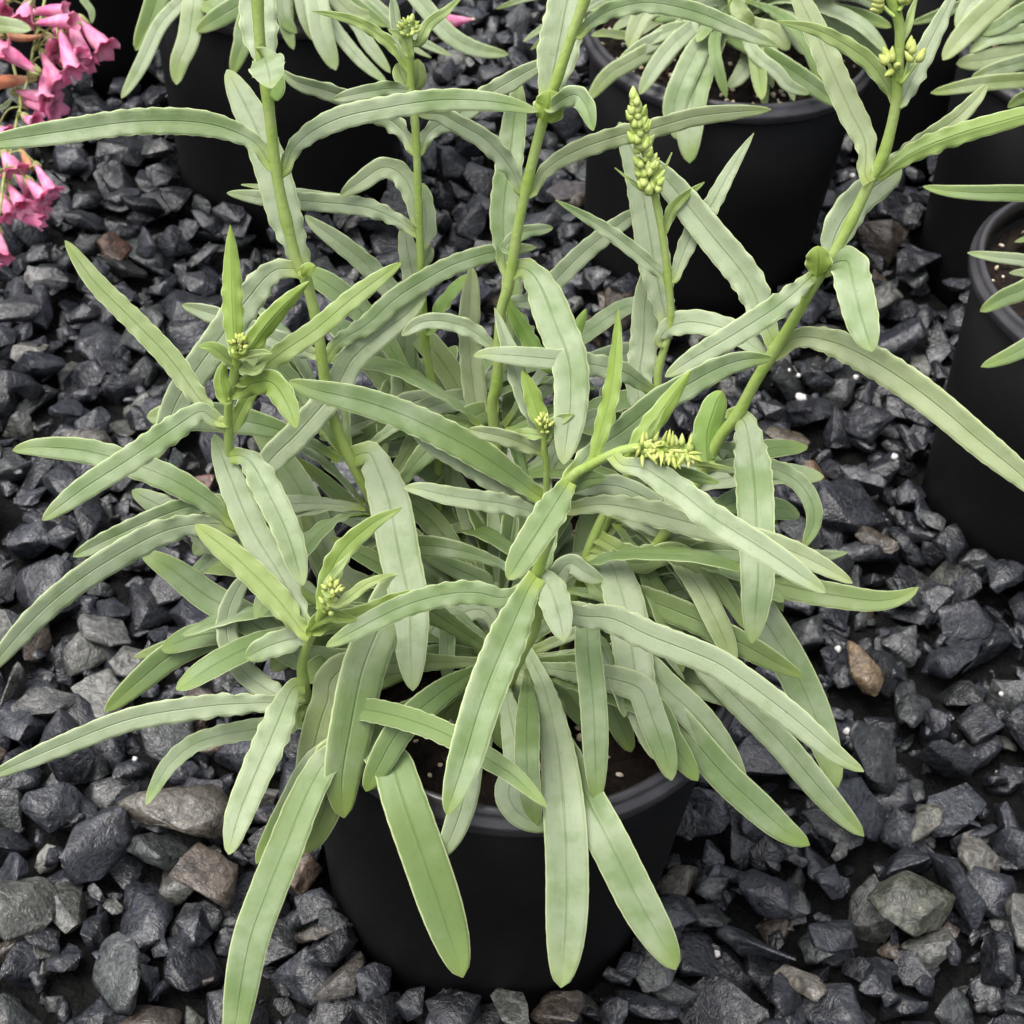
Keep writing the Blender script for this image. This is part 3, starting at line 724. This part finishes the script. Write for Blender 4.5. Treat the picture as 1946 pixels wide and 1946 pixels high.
L('S6', 142, 'D 1225,1090 1100,980 900,860 700,780 450,710 200,690 66,706', w=.004)
L('S6', 152, 'D 1250,1115 1100,1090 900,1120 700,1210 400,1400 150,1620 -80,1890', w=.012)
L('S6', 155, 'D 1215,735 1310,760 1420,950 1520,1170 1588,1415', w=.010, dz=.003)
L('S6', 150, 'D 1270,1100 1390,800 1560,620 1750,400 E 200,220 400,50 B 480,1650 582,1528', w=.002, dz=-.010)
L('S6', 120, 'D 1225,960 1000,1000 800,1070 600,1160 383,1262', dz=-.010)
L('S6', 130, 'D 1240,1060 1000,1060 850,1000 692,918', dz=-.018)
L('S6', 110, 'D 1340,1300 1200,1240 1000,1140', dz=-.006)
# --- stem 7 (front left)
L('S7', 160, 'D 1610,1640 1480,1380 1330,1130 1210,850 1123,622', w=-.002)
L('S7', 140, 'D 1590,1660 1450,1480 1250,1280 1024,1096', y=1, w=.004, dz=.003)
L('S7', 112, 'D 1690,1540 1700,1450 E 130,1250 300,1090 453,1008', k='n', y=1, dz=.002)
L('S7', 50, 'E 50,1440 110,1340 190,1238', k='n', y=1, dz=.004)
L('S7', 62, 'E 110,1520 170,1480 280,1400 412,1353', k='n', y=1, dz=.003)
L('S7', 92, 'E 0,1660 100,1600 250,1560 450,1480 648,1440', k='n', y=1, dz=.004)
L('S7', 75, 'D 1620,1660 1700,1575 1870,1595', k='c', y=1, dz=.006, w=.006)
L('S7', 125, 'G 1560,250 1470,215 1310,110 D 1215,1760 1190,1600 1240,1450 1320,1330', w=-.006, dz=-.002)
L('S7', 135, 'D 1600,1690 1560,1690 1420,1730 1290,1795', w=.004, dz=-.003)
L('S7', 132, 'G 1560,220 1430,245 1100,265 700,330 350,460 -80,645', w=.008)
L('S7', 172, 'G 1560,160 1520,200 1430,420 1330,650 1250,850 1200,1043', w=.020, dz=.003)
L('S7', 132, 'G 1610,330 1680,290 1800,275 H 300,290 500,340 700,420 900,540 1050,640 1215,795', w=.060)
L('S7', 112, 'G 1620,340 1500,370 1340,385 1050,450 900,560 820,680 766,782', w=.004, dz=-.006)
L('S7', 60, 'G 1580,290 1570,350 1600,375', k='c', y=1, dz=.004)
# --- stem 8 (small, centre)
L('S8', 165, 'E 1190,960 1000,820 800,690 500,540 250,450 0,390 -142,343', w=.016)
L('S8', 135, 'E 1150,1030 950,870 780,760 600,660 500,590', w=.008)
L('S8', 112, 'E 1150,1030 1000,990 900,975 700,945 550,910 462,903', w=.020)
L('S8', 92, 'E 1190,720 1150,700 1000,640 803,598', w=.008)
L('S8', 62, 'E 1190,630 1130,620 1030,612', k='n', y=1); L('S8', 72, 'E 1210,640 1260,560 1355,516', k='n', y=1)
L('S8', 42, 'E 1215,650 1270,590 1315,605', k='n', y=1); L('S8', 100, 'E 1190,590 1130,400 1080,283', k='n', y=1, u=1)
L('S8', 112, 'E 1190,640 1080,380 1010,170 938,-42', k='n', dz=-.003)
L('S8', 95, 'E 1220,820 1260,710 1350,590 1540,490', dz=-.004)
# --- stem 9 (front, bent flower spike)
L('S9', 97, 'E 1450,770 1540,450 1575,200 1588,-32', k='n', y=1, u=1, roll=.2)
L('S9', 112, 'E 1650,720 1800,520 1900,380 1966,288', k='n', y=1, u=1); L('S9', 42, 'E 1700,700 1760,600 1825,495', k='n', y=1)
L('S9', 152, 'E 1320,860 1450,720 1620,600 1800,450 1932,375 F 300,290 450,235 612,222', w=-.02)
L('S9', 172, 'E 1330,870 1300,920 1220,1050 1110,1220 1010,1385', w=.012, dz=.003, roll=0)
L('S9', 152, 'E 1560,730 1620,790 1720,800 F 120,920 300,1060 600,1250 892,1452', w=.022, dz=.003)
L('S9', 140, 'E 1310,1010 1340,1010 1500,990 1700,1020 F 250,1105 640,1210 850,1300 1032,1402', w=.008, fold=.35)
L('S9', 120, 'E 1360,900 1550,890 1700,940 1850,1040', dz=-.008)
L('S9', 75, 'E 1620,720 1750,740 F 50,800 200,840 332,878', w=.004, dz=-.004)
L('S9', 42, 'E 1840,720 F 200,770 408,802', k='n', dz=-.002, y=1)
L('S9', 90, 'E 1340,900 1420,860 1520,850', k='c', dz=-.002)
L('S9', 212, 'E 1160,1370 1130,1410 1080,1520 960,1800 H 870,250 780,550 688,835', w=.030, dz=.004, roll=0, rip=.7)
L('S9', 130, 'E 1140,1400 1000,1480 850,1455 700,1460 500,1510 300,1600 55,1735', w=.010)
L('S9', 165, 'E 1180,1400 1340,1560 1550,1590 1750,1680 I 280,20 430,110 700,310 950,520 1092,608', w=.036)
L('S9', 165, 'E 1190,1380 1230,1430 1270,1550 1305,1712', k='c', w=.014, dz=.002, roll=0)
L('S9', 112, 'E 1190,1400 1260,1370 1330,1300 1420,1350 1505,1392', w=.004, fold=.4)
L('S9', 90, 'E 1190,1330 1225,1180 1260,1100', k='c', dz=-.004)
# --- from the other low stem
L('S10', 150, 'E 1420,1290 1500,1450 1720,1490 F 200,1590 450,1720 650,1830 768,1892', w=.02)
L('S10', 212, 'E 1440,1240 1540,1300 1590,1400 1640,1600 1680,1900 H 1700,200 1760,420 1792,552', w=.030, roll=0)
L('S10', 170, 'E 1440,1420 1600,1400 1750,1330 1900,1230 1980,1148', u=1, dz=.002)
L('S10', 150, 'F -100,1260 150,1235 400,1330 700,1420 950,1470 1150,1495 1290,1475 1378,1425', w=.008)
L('S10', 95, 'F -60,1100 300,1180 600,1240 860,1260 1008,1242', w=.0)
L('S10', 112, 'F -100,1300 60,1240 160,1265 280,1340 400,1500 465,1640', w=.012)

# --- leaves from the crown
CR = (-.002, -.012, .154)
for a in [
    (240, 'E 620,1560 420,1440 350,1600 250,1850 H 190,350 140,650 150,852', 's', .055),
    (230, 'H 330,430 390,540 470,780 600,1150 700,1450 772,1688', 's', .02),
    (140, 'H 830,350 790,700 720,930 645,1066', 's', .01),
    (220, 'H 1080,-60 1130,20 1210,200 1270,500 1310,900 1320,1200 1310,1500 1286,1742', 's', .03),
    (210, 'H 1150,250 1280,450 1420,750 1550,1000 1700,1300 1830,1530 1888,1648', 's', .02),
    (140, 'E 1240,1600 1400,1560 H 1430,0 1460,300 1470,600 1476,764', 's', .035),
    (190, 'F 300,1380 480,1480 620,1680 720,1850 I 820,280 900,500 955,692', 's', .02),
    (150, 'I 100,-60 250,50 450,250 650,450 820,650 950,800 1092,948', 's', .02),
    (170, 'I -150,20 60,180 220,330 350,510 466,698', 's', .02),
    (170, 'I -160,60 -20,200 120,350 350,620 520,780 680,920 808,995', 's', .012),
    (150, 'H 1650,150 1750,300 1820,480 1868,655', 's', .006), (140, 'I -60,250 60,420 150,550 222,656', 's', .004),
    (190, 'G 1960,400 1850,480 1720,545 1600,750 1500,1000 1400,1250 1300,1550 1210,2120', 's', .045),
    (160, 'G 1800,480 1640,600 1530,800 1420,980 1342,1090', 's', .02), (180, 'G 1820,480 1740,560 1720,750 1640,950 1575,1035', 's', .02),
    (170, 'H 180,60 60,250 0,450 G 1620,600 1560,760', 's', .02),
    (150, 'H 840,80 650,200 450,380 330,580 263,712', 's', .012), (150, 'H 960,30 1060,200 1125,302', 's', .006),
    (130, 'H 1110,30 1110,350 1110,620 1155,900', 's', .006), (120, 'H 980,160 960,350 1010,490', 's', .002),
    (150, 'H 1000,200 1060,550 1010,720 1080,840 1225,915', 's', .002), (130, 'H 1400,40 1480,100 1570,300 1655,505', 's', .004),
    (60, 'H 1180,40 1300,50 1390,75 1480,180', 's', .004), (60, 'H 1200,130 1290,220 1400,300', 's', .002),
    (160, 'D 1650,1800 1480,1720 1300,1590 1100,1480 900,1330 735,1238', 's', .004),
    (190, 'E 230,1440 D 1740,1340 1620,1000 1450,720 1288,495', 'l', -.03),
    (150, 'E 300,1560 D 1500,1590 1300,1600 1100,1680 900,1780 750,1900 G 548,295', 's', .006),
    (92, 'E 300,1560 D 1400,1600 1100,1660 900,1730 703,1792', 's', -.006),
    (70, 'E 420,860 190,715 0,705 D 1590,690', 'l', -.05), (105, 'E 420,1180 250,1060 120,940 0,830 -118,738', 'l', -.03),
    (100, 'E 420,1200 250,1090 100,1020 0,990 D 1500,960 1300,965', 'l', -.02),
    (112, 'E 700,1500 900,1420 720,1320 548,1248', 'l', .0), (130, 'E 950,1520 940,1430 880,1230 800,1040 725,790', 'l', -.02),
    (110, 'E 300,1520 D 1740,1370 1650,1200 1575,1000', 'l', -.02), (120, 'E 480,1400 330,1300 180,1220 72,1163', 'l', .0),
    (90, 'E 720,1560 690,1700 690,1850 H 690,150', 's', .012), (60, 'E 760,1650 800,1730 870,1830', 's', .0),
    (90, 'F -250,1420 -100,1450 100,1470 385,1500', 's', .0), (90, 'F 200,1380 450,1450 600,1440 668,1552', 's', .0),
    (90, 'F 300,1340 560,1400 650,1500 720,1430', 's', -.01), (110, 'E 880,1400 700,1150 560,1200 830,1080', 'l', -.02),
    (120, 'E 760,1330 640,1250 560,1200 520,1110', 'l', -.01), (130, 'E 900,1560 760,1560 620,1640 560,1760', 's', .004)]:
    R(main, CR, a[0], a[1], a[2], a[3])
rosette(main, (-.006, .006, .148), 34, 5, .045, .075, .011, (0.1, 3.3), (0.35, 1.15), 1.3)
rosette(main, (-.004, -.006, .148), 16, 6, .035, .055, .010, (3.3, 6.2), (0.2, 0.9), 1.6)
rosette(main, (.020, .006, .148), 14, 8, .040, .07, .011, (-0.9, 1.6), (0.3, 1.0), 1.4)
rosette(main, (-.030, .0, .148), 12, 9, .040, .065, .011, (1.6, 4.2), (0.3, 1.0), 1.4)

# leaves from the lower joints of the stems fill the middle of the plant
for key, k0, n, sd_, az in (('S1', 70, 9, 41, (.6, 4.2)), ('S1', 62, 7, 47, (.6, 4.0)), ('S2', 68, 9, 42, (0, 3.6)), ('S2', 60, 6, 48, (.2, 3.4)), ('S3', 70, 9, 43, (-.4, 3.4)), ('S3', 62, 6, 49, (-.2, 3.2)),
                            ('S4', 68, 9, 44, (-1.2, 2.2)), ('S5', 72, 9, 45, (-1.2, 1.8)), ('S8', 60, 7, 46, (-.4, 3.4)), ('S6', 76, 6, 50, (1.4, 3.9)), ('S10', 50, 6, 51, (-1.4, 1.2))):
    c = STEMS[key][1][k0]; rosette(main, tuple(c), n, sd_, .045, .078, .0092, az, (.1, 1.0), 1.2)
# --- buds
def buds_on(stem, spots, length, rad, m=None, nm='flower_bud', one=False, dz=.002, seg=8):
    o, C, PXS = STEMS[stem]; parts = []
    for bx, by, tx, ty in spots:
        i = int(np.argmin(np.hypot(PXS[:, 0] - bx, PXS[:, 1] - by))); d = depth_of(C[i])
        p = at_depth(bx, by, d - dz * random.uniform(.2, 1.6)); q = at_depth(tx, ty, d - dz - length * random.uniform(.0, .5))
        parts.append(bud(p, q - p, length * random.uniform(.85, 1.15), rad * random.uniform(.85, 1.15), seg, random.uniform(.3, .6)))
    if one:
        v, f = join(parts); mesh_at(nm, v, f, [m or M_BUD], o, C[0])
    else:
        for v, f in parts: mesh_at(nm, v, f, [m or M_BUD], o)
def cluster(stem, s, n, spread, length, rad, m, seed):
    rs = random.Random(seed); c = trace(s)[0]; sp = []
    for _ in range(n):
        a, r = rs.uniform(0, 6.28), spread * math.sqrt(rs.random()); bx, by = c[0] + r * math.cos(a), c[1] + r * math.sin(a) * 1.2
        sp.append((bx, by, bx + 12 * math.cos(a) * r / spread, by - 8 + 8 * math.sin(a) * r / spread))
    buds_on(stem, sp, length, rad, m, 'bud_cluster', True, .003)
cluster('S6', 'D 1255,140', 20, 12, .0022, .0007, M_BUDY, 1); cluster('S6', 'D 1240,210', 10, 9, .0024, .0008, M_BUD, 2)
cluster('S7', 'D 1745,1440', 22, 14, .0022, .0007, M_BUDY, 3); cluster('S7', 'D 1720,1520', 12, 14, .0026, .0009, M_BUD, 4)
cluster('S8', 'E 1200,575', 20, 12, .0022, .0007, M_BUDY, 5); cluster('S2', 'B 490,150', 22, 13, .0024, .0008, M_BUD, 6)
# knobbly spike of stem 4: tiers of round buds
sp = []; rs = random.Random(31)
for k in range(150):
    y = 505 + 500 * (k / 150) ** .9; ax = np.interp(y, [505, 700, 900, 1080], [1672, 1700, 1745, 1790]); sd_ = np.interp(y, [505, 600, 760, 820, 950, 1010], [8, 36, 42, 44, 62, 22])
    if 770 < y < 830 and k % 3: continue
    dx = rs.choice((-1, -.6, .1, .6, 1)) * sd_ * rs.uniform(.6, 1.0)
    sp.append((600 + (ax + dx * .75) * ZS, (y + 26) * ZS, 600 + (ax + dx * 1.5 + rs.uniform(-6, 6)) * ZS, (y - 26) * ZS))
buds_on('S4', sp, .0040, .00128, M_BUD, dz=.0028)
tr = lambda s: trace(s)
sp = []
for s in ['C 1230,330 1210,280', 'C 1235,330 1240,275', 'C 1220,340 1185,300', 'C 1330,270 1340,200', 'C 1345,290 1355,210', 'C 1370,330 1395,285', 'C 1350,330 1330,300', 'C 1250,370 1215,390', 'C 1265,350 1270,345',
          'C 1200,30 1110,20', 'C 1190,45 1130,50', 'C 1280,20 1300,-20', 'C 1200,10 1150,-10', 'C 1300,20 1330,-10']:
    a, b = tr(s); sp.append((*a, *b))
buds_on('S5', sp, .0044, .00135, M_BUDY, dz=.002)
pd = []
for s in ['C 1275,430 1240,380 1225,335', 'C 1280,440 1320,350 1340,270', 'C 1285,440 1340,370 1365,330', 'C 1255,90 1220,60 1195,35', 'C 1275,60 1290,35 1300,15']:
    o, C, PXS = STEMS['S5']; q = tr(s); i = int(np.argmin(np.hypot(PXS[:, 0] - q[0][0], PXS[:, 1] - q[0][1]))); d = depth_of(C[i])
    pd.append(tube(catmull([at_depth(x, y, d - .002) for x, y in q], 8), .0006, 6))
v, f = join(pd); mesh_at('bud_stalk', v, f, [M_STEM], STEMS['S5'][0], v[0])
# bristly bent spike of stem 9
sp = []; rs = random.Random(12)
for k in range(96):
    t = rs.random(); x = 1700 + 270 * t; y = 690 + 30 * t; a = rs.uniform(-0.3, 3.4) if rs.random() < .75 else rs.uniform(3.4, 6)
    bx, by = 600 + (x + rs.uniform(-10, 10)) * ZS, 600 + (y + 40 * math.sin(a) * rs.random()) * ZS
    sp.append((bx, by, bx + 22 * math.cos(a) * .6 + 6, by + 22 * math.sin(a)))
buds_on('S9', sp[:46], .0040, .00062, M_BUDY, 'bud_cluster', True, .003, 6); buds_on('S9', sp[46:], .0030, .0010, M_BUD, 'bud_cluster', True, .002, 6)

# ------------------------------------------------------------------ plants in the pots behind
def back_plant(key, label, h=.02):
    s = POTS[key]; c = (s['x'], s['y'], s['soil'] + .004)
    return thing('leafy_plant', label, 'plant', c, 'potted leafy plants'), (s['x'], s['y'], s['H'] + h)
pa, ca_ = back_plant('A', 'pale green leafy plant drooping over the pot behind the tall left stems')
for a in [(120, 'A 900,-160 840,-60 790,100 712,265', .03), (80, 'A 1080,-120 960,0 840,130 760,300 690,430 636,515', .04), (120, 'A 1060,-120 1020,0 990,200 940,330 925,445', .04), (110, 'A 1320,-40 1230,40 1150,90 1030,165', .04),
          (100, 'A 1290,120 1280,200 1240,320 1218,392', .03), (90, 'A 1470,-60 1480,0 1500,110 1558,175', .03), (80, 'A 1580,-20 1600,80 1645,215', .03), (120, 'A 1620,-120 1660,0 1690,180 1762,368', .05), (80, 'A 1500,100 1520,200 1540,260', .03),
          (70, 'B 60,80 130,190 250,330 372,432', .03), (80, 'B 100,-60 220,40 370,140', .02), (75, 'B 200,100 270,220 330,300 392,382', .03), (90, 'B 380,-150 540,0 700,180 850,260 1012,286', .03),
          (52, 'B 430,120 560,220 712,292', .02), (40, 'B 440,180 540,270 606,302', .01), (110, 'A 1350,-100 1240,-20 1180,40 1040,30', .03), (100, 'B 40,-100 180,60 300,80', .02)]:
    R(pa, ca_, a[0], a[1], 's', a[2])
rosette(pa, (ca_[0], ca_[1], ca_[2] - .02), 46, 21, .06, .10, .010, (0, 6.28), (0.3, 1.3), 1.5)
pb, cb_ = back_plant('B', 'dense low leafy plant in the pot with white-flecked brown soil')
for a in [(42, 'B 1560,-20 1400,60 1220,130 1088,218', .02), (42, 'B 1560,60 1350,130 1220,190 1128,262', .02), (42, 'B 1400,-60 1200,-30 1090,-5 948,46', .0), (90, 'C 150,130 B 1880,175 1750,230 1588,328', .03), (90, 'C 200,140 B 1860,250 1770,370 1698,495', .03),
          (90, 'C 120,180 B 1640,330 1530,400 1428,525', .025), (100, 'B 1780,40 1690,130 1640,252', .03), (150, 'C 340,80 310,130 260,300 200,500 180,700 178,855', .035), (130, 'C 280,180 200,300 100,550 120,735', .03),
          (80, 'C 310,130 240,150 80,160 -62,232', .03), (90, 'C 240,130 140,180 0,385', .03), (60, 'C 320,170 310,270 340,400 372,512', .02), (90, 'C 470,200 490,290 440,400 378,455', .02), (100, 'C 350,160 420,210 600,300 800,430 968,558', .02),
          (90, 'C 330,150 400,200 560,270 645,392', .02), (70, 'C 500,250 640,380 700,450 806,492', .01), (80, 'C 500,20 620,60 740,200 782,285', .02), (80, 'C 620,60 760,170 830,300 872,455', .015), (70, 'C 700,-40 820,10 900,70 984,142', .02),
          (72, 'C 700,-20 900,40 1100,90 1236,142', .02), (130, 'C 700,0 950,100 1080,200 1184,345', .015), (90, 'C 440,20 450,-10 440,60 515,125', .03), (80, 'C 200,60 190,200 170,300', .03), (90, 'C 260,40 120,60 -40,90', .03), (100, 'C 380,60 520,140 620,170 700,260', .03)]:
    R(pb, cb_, a[0], a[1], 's', a[2])
rosette(pb, (cb_[0], cb_[1], cb_[2] - .018), 52, 22, .055, .105, .0085, (0, 6.28), (0.3, 1.4), 1.5)
pc, cc_ = back_plant('C', 'leafy plant reaching out of the pot beside the slanting bud stem')
for a in [(85, 'C 2150,1040 1932,1015 1700,1012 1520,1000 1402,978', .10), (66, 'C 2100,1400 1932,1365 1800,1350 1636,1326', .05), (60, 'C 2000,1440 1932,1430 1855,1432', .03), (102, 'C 2100,1430 1932,1520 1830,1560 1702,1634', .03),
          (98, 'F 2100,60 1932,170 1830,220 1706,268', .06), (110, 'C 2200,1200 2060,1500 1960,1640', .03)]:
    R(pc, cc_, a[0], a[1], 's', a[2])
rosette(pc, (cc_[0], cc_[1], cc_[2] - .018), 36, 23, .045, .08, .011, (-1.4, 2.6), (0.35, 1.2), 1.4)
pe, ce_ = back_plant('D', 'bushy leafy plant in the pot behind the one with four jutting leaves')
for a in [(100, 'C 1900,-160 1660,0 1580,155', .02), (120, 'C 1960,-80 1760,40 1600,200 1506,315', .03), (90, 'C 2100,120 1932,170 1760,200 1646,275', .03), (112, 'C 2100,240 1932,275 1760,310 1576,335', .02), (82, 'C 2100,280 1932,325 1800,360 1656,408', .02),
          (60, 'C 1700,20 1480,80 1338,124', .0), (80, 'C 2150,400 1932,420 1700,440 1442,488', .06), (90, 'C 2100,460 1932,510 1846,565', .03), (90, 'C 2000,40 1800,140 1700,180', .03), (90, 'C 2000,0 1850,100 1720,110', .02)]:
    R(pe, ce_, a[0], a[1], 's', a[2])
rosette(pe, (ce_[0], ce_[1], ce_[2] - .018), 50, 24, .06, .11, .013, (1.0, 5.2), (0.3, 1.2), 1.4)

# ------------------------------------------------------------------ pink trumpet flowers arching out of the far left pot
FD = 0.88
s_ = POTS['E']; pk = thing('flowering_plant', 'arching plant hung with pink trumpet flowers above the gravel', 'plant', (s_['x'], s_['y'], s_['soil'] + .004))
def pstem(s, ds, tail, r=.0012):
    P = [at_depth(x, y, d) for (x, y), d in zip(trace(s), np.linspace(ds[0], ds[1], len(trace(s))))] + [np.array(t) for t in tail]
    C = catmull(P, 60); v, f = tube(C, np.linspace(r * .6, r * 1.4, 60), 8); o = mesh_at('stem', v, f, [M_CALYX], pk, C[-1]); return o, C
crown_e = (s_['x'], s_['y'], s_['soil'])
st1 = pstem('A 130,470 150,400 180,230 215,90 245,-60 260,-200', (.86, .90), [np.array(crown_e) + (.03, -.14, .20), np.array(crown_e) + (.012, -.04, .12), crown_e])
st2 = pstem('A -30,1230 5,1080 20,920 60,780 90,620 110,520 60,300 20,100 -40,-120', (.84, .90), [np.array(crown_e) + (-.01, -.14, .19), np.array(crown_e) + (-.008, -.04, .11), crown_e])
def flower(s, wid, open_=.5, m=None, d=.87, seed=0):
    rs = random.Random(seed); m = m or M_PINK; q = trace(s); P = [at_depth(x, y, d - .006 * i / len(q) + rs.uniform(-.002, .002)) for i, (x, y) in enumerate(q)]
    C = catmull(P, 12); R0 = wid * ZS * d / FPX / 2; seg = 20; t = np.linspace(0, 1, 12)
    prof = 0.30 + 0.65 * np.clip(t / .75, 0, 1) ** 1.2
    T = norm(np.gradient(C, axis=0)); A = norm(np.cross(T, np.array((.2, .3, .9)))); B = np.cross(T, A); V = []
    for i in range(12):
        for k in range(seg):
            a = 2 * math.pi * k / seg; V.append(C[i] + (A[i] * math.cos(a) + B[i] * math.sin(a)) * R0 * prof[i] * (1 + .05 * math.sin(5 * a + seed)))
    F = [(i * seg + k, i * seg + (k + 1) % seg, (i + 1) * seg + (k + 1) % seg, (i + 1) * seg + k) for i in range(11) for k in range(seg)]
    # five lobes flaring out of the mouth, uneven
    ln = np.linalg.norm(C[-1] - C[-2])
    for j in range(1, 5):
        for k in range(seg):
            a = 2 * math.pi * k / seg; lob = abs(math.cos(2.5 * a + .3 * seed)) ** .7; x = j / 4
            rr = R0 * (.95 + open_ * x * (.35 + .75 * lob) + .12 * math.sin(3 * a + seed) * x); fw = R0 * (.7 * x * (.4 + lob) - open_ * x * x * .5)
            V.append(C[-1] + (A[-1] * math.cos(a) + B[-1] * math.sin(a)) * rr + T[-1] * (fw + .22 * R0 * x * math.sin(7 * a + seed * 2)))
        b = (11 + j - 1) * seg
        F += [(b + k, b + (k + 1) % seg, b + seg + (k + 1) % seg, b + seg + k) for k in range(seg)]
    # inner skin of the tube
    base = len(V); n_out = base // seg
    for i in range(n_out):
        for k in range(seg):
            c = C[min(i, 11)]; V.append(np.array(V[i * seg + k]) + (c - np.array(V[i * seg + k])) * .07 if i < 12 else np.array(V[i * seg + k]) - T[-1] * .0003)
    F += [tuple(base + i for i in f[::-1]) for f in F[:]]
    o = mesh_at('flower', np.array(V), F, [m], pk, C[0])
    cal = []
    for k in range(5):
        a = 2 * math.pi * k / 5; dr = A[0] * math.cos(a) + B[0] * math.sin(a)
        cal.append(bud(C[0] - T[0] * .001 + dr * R0 * .18, T[0] * 1 + dr * .35, R0 * 1.6, R0 * .26, 6, .6))
    v, f = join(cal); mesh_at('calyx', v, f, [M_CALYX], o, C[0])
    best = min(((np.linalg.norm(c - C[0]), c) for st in (st1, st2) for c in st[1]), key=lambda z: z[0])[1]
    v, f = tube(catmull([best, (best + C[0]) / 2 + np.array((0, 0, .004)), C[0]], 9), .0005, 6); mesh_at('flower_stalk', v, f, [M_CALYX], o, C[0])
FL = [('A 370,90 400,200 440,325', 88, .4), ('A 410,85 470,170 545,250', 88, .5), ('A 170,125 260,115 370,110', 66, .2), ('A 240,180 270,215 310,260', 80, 1.0), ('A 220,265 250,340 310,435', 66, .8),
      ('A 155,355 70,300 -20,240', 80, .2), ('A 100,535 180,550 290,575', 80, 1.0), ('A 20,790 40,830 70,890', 80, .9), ('A 30,945 70,1010 115,1085', 66, .6), ('A 80,900 120,950 180,1010', 76, .8),
      ('A 185,855 220,920 275,1005', 56, .8), ('A 10,1095 100,1130 205,1160', 64, .1), ('A -15,1190 0,1270 15,1345', 66, .5), ('A 165,-10 140,40 125,95', 80, .3), ('A 20,0 20,40 40,110', 80, .4),
      ('A 250,320 240,400 235,490', 60, .5), ('A 60,0 20,-20 -30,20', 80, .3), ('A -20,1000 0,1020 15,1060', 60, .5), ('A 330,200 360,270 420,300', 60, .8), ('A 120,600 150,630 190,640', 60, .6), ('A -10,660 10,690 40,700', 60, .4)]
for i, (s, w_, o_) in enumerate(FL[:16]):
    if i % 3 != 1:   # more blooms hang just behind the first ones
        dx, dy = ((-60, 40), (55, 30), (-40, -55), (30, -60))[i % 4]
        FL.append((' '.join(['A'] + ['%d,%d' % (int(a.split(',')[0]) + dx, int(a.split(',')[1]) + dy) for a in s.split()[1:]]), w_ * .9, o_ + .2))
for i, (s, w_, o_) in enumerate(FL): flower(s, w_ * 1.15, o_ + .15, None, .87 + .012 * math.sin(i * 2.3), i)
for i, (s, w_) in enumerate([('A 190,410 100,420 0,432', 72), ('A 250,180 150,200 60,190', 46), ('A 110,780 130,820 150,870', 50), ('A 330,250 335,290 340,325', 50), ('A 20,190 -20,200 -60,220', 60)]): flower(s, w_, .1, M_PALE, .875, 40 + i)
def pleaf(s, wid, d):
    P = [at_depth(x, y, d) for x, y in trace(s)]; leaf_mesh(P, wid * ZS * d / FPX, 'l', pk, 'cam', .2, .2, False, False, .3, random.Random(s)).color = (.5, .5, .5, 1)
pleaf('A -160,110 -40,125 60,135 162,155', 85, .85); pleaf('A 400,-80 440,0 480,60 482,120', 40, .92); pleaf('A 60,520 20,560 -40,570', 30, .9)

# a pink flower dropped on the gravel
p = at_z(868, 40, .03); z = hm_at(p[0], p[1]) + .006; p = at_z(868, 40, z)
ff = []; C = catmull([p + np.array((.010, .004, 0)), p, p + np.array((-.009, -.003, .001))], 8)
v, f = tube(C, [.0012, .002, .003, .0035, .004, .0045, .0055, .0065], 14, False)
fo = mesh_at('fallen_flower', v, f, [M_PINK], None, p); fo['label'] = 'single pink flower fallen on the dark gravel behind the stems'; fo['category'] = 'flower'
cv, cf = bud(C[0], C[0] - C[2], .004, .0014), None
mesh_at('calyx', cv[0], cv[1], [M_PERL], fo, C[0])
print({k: (round(v['x'],3), round(v['y'],3), round(FPX*v['r1']/depth_of((v['x'],v['y'],.16)))) for k, v in POTS.items()})
print('objects', len(bpy.data.objects))
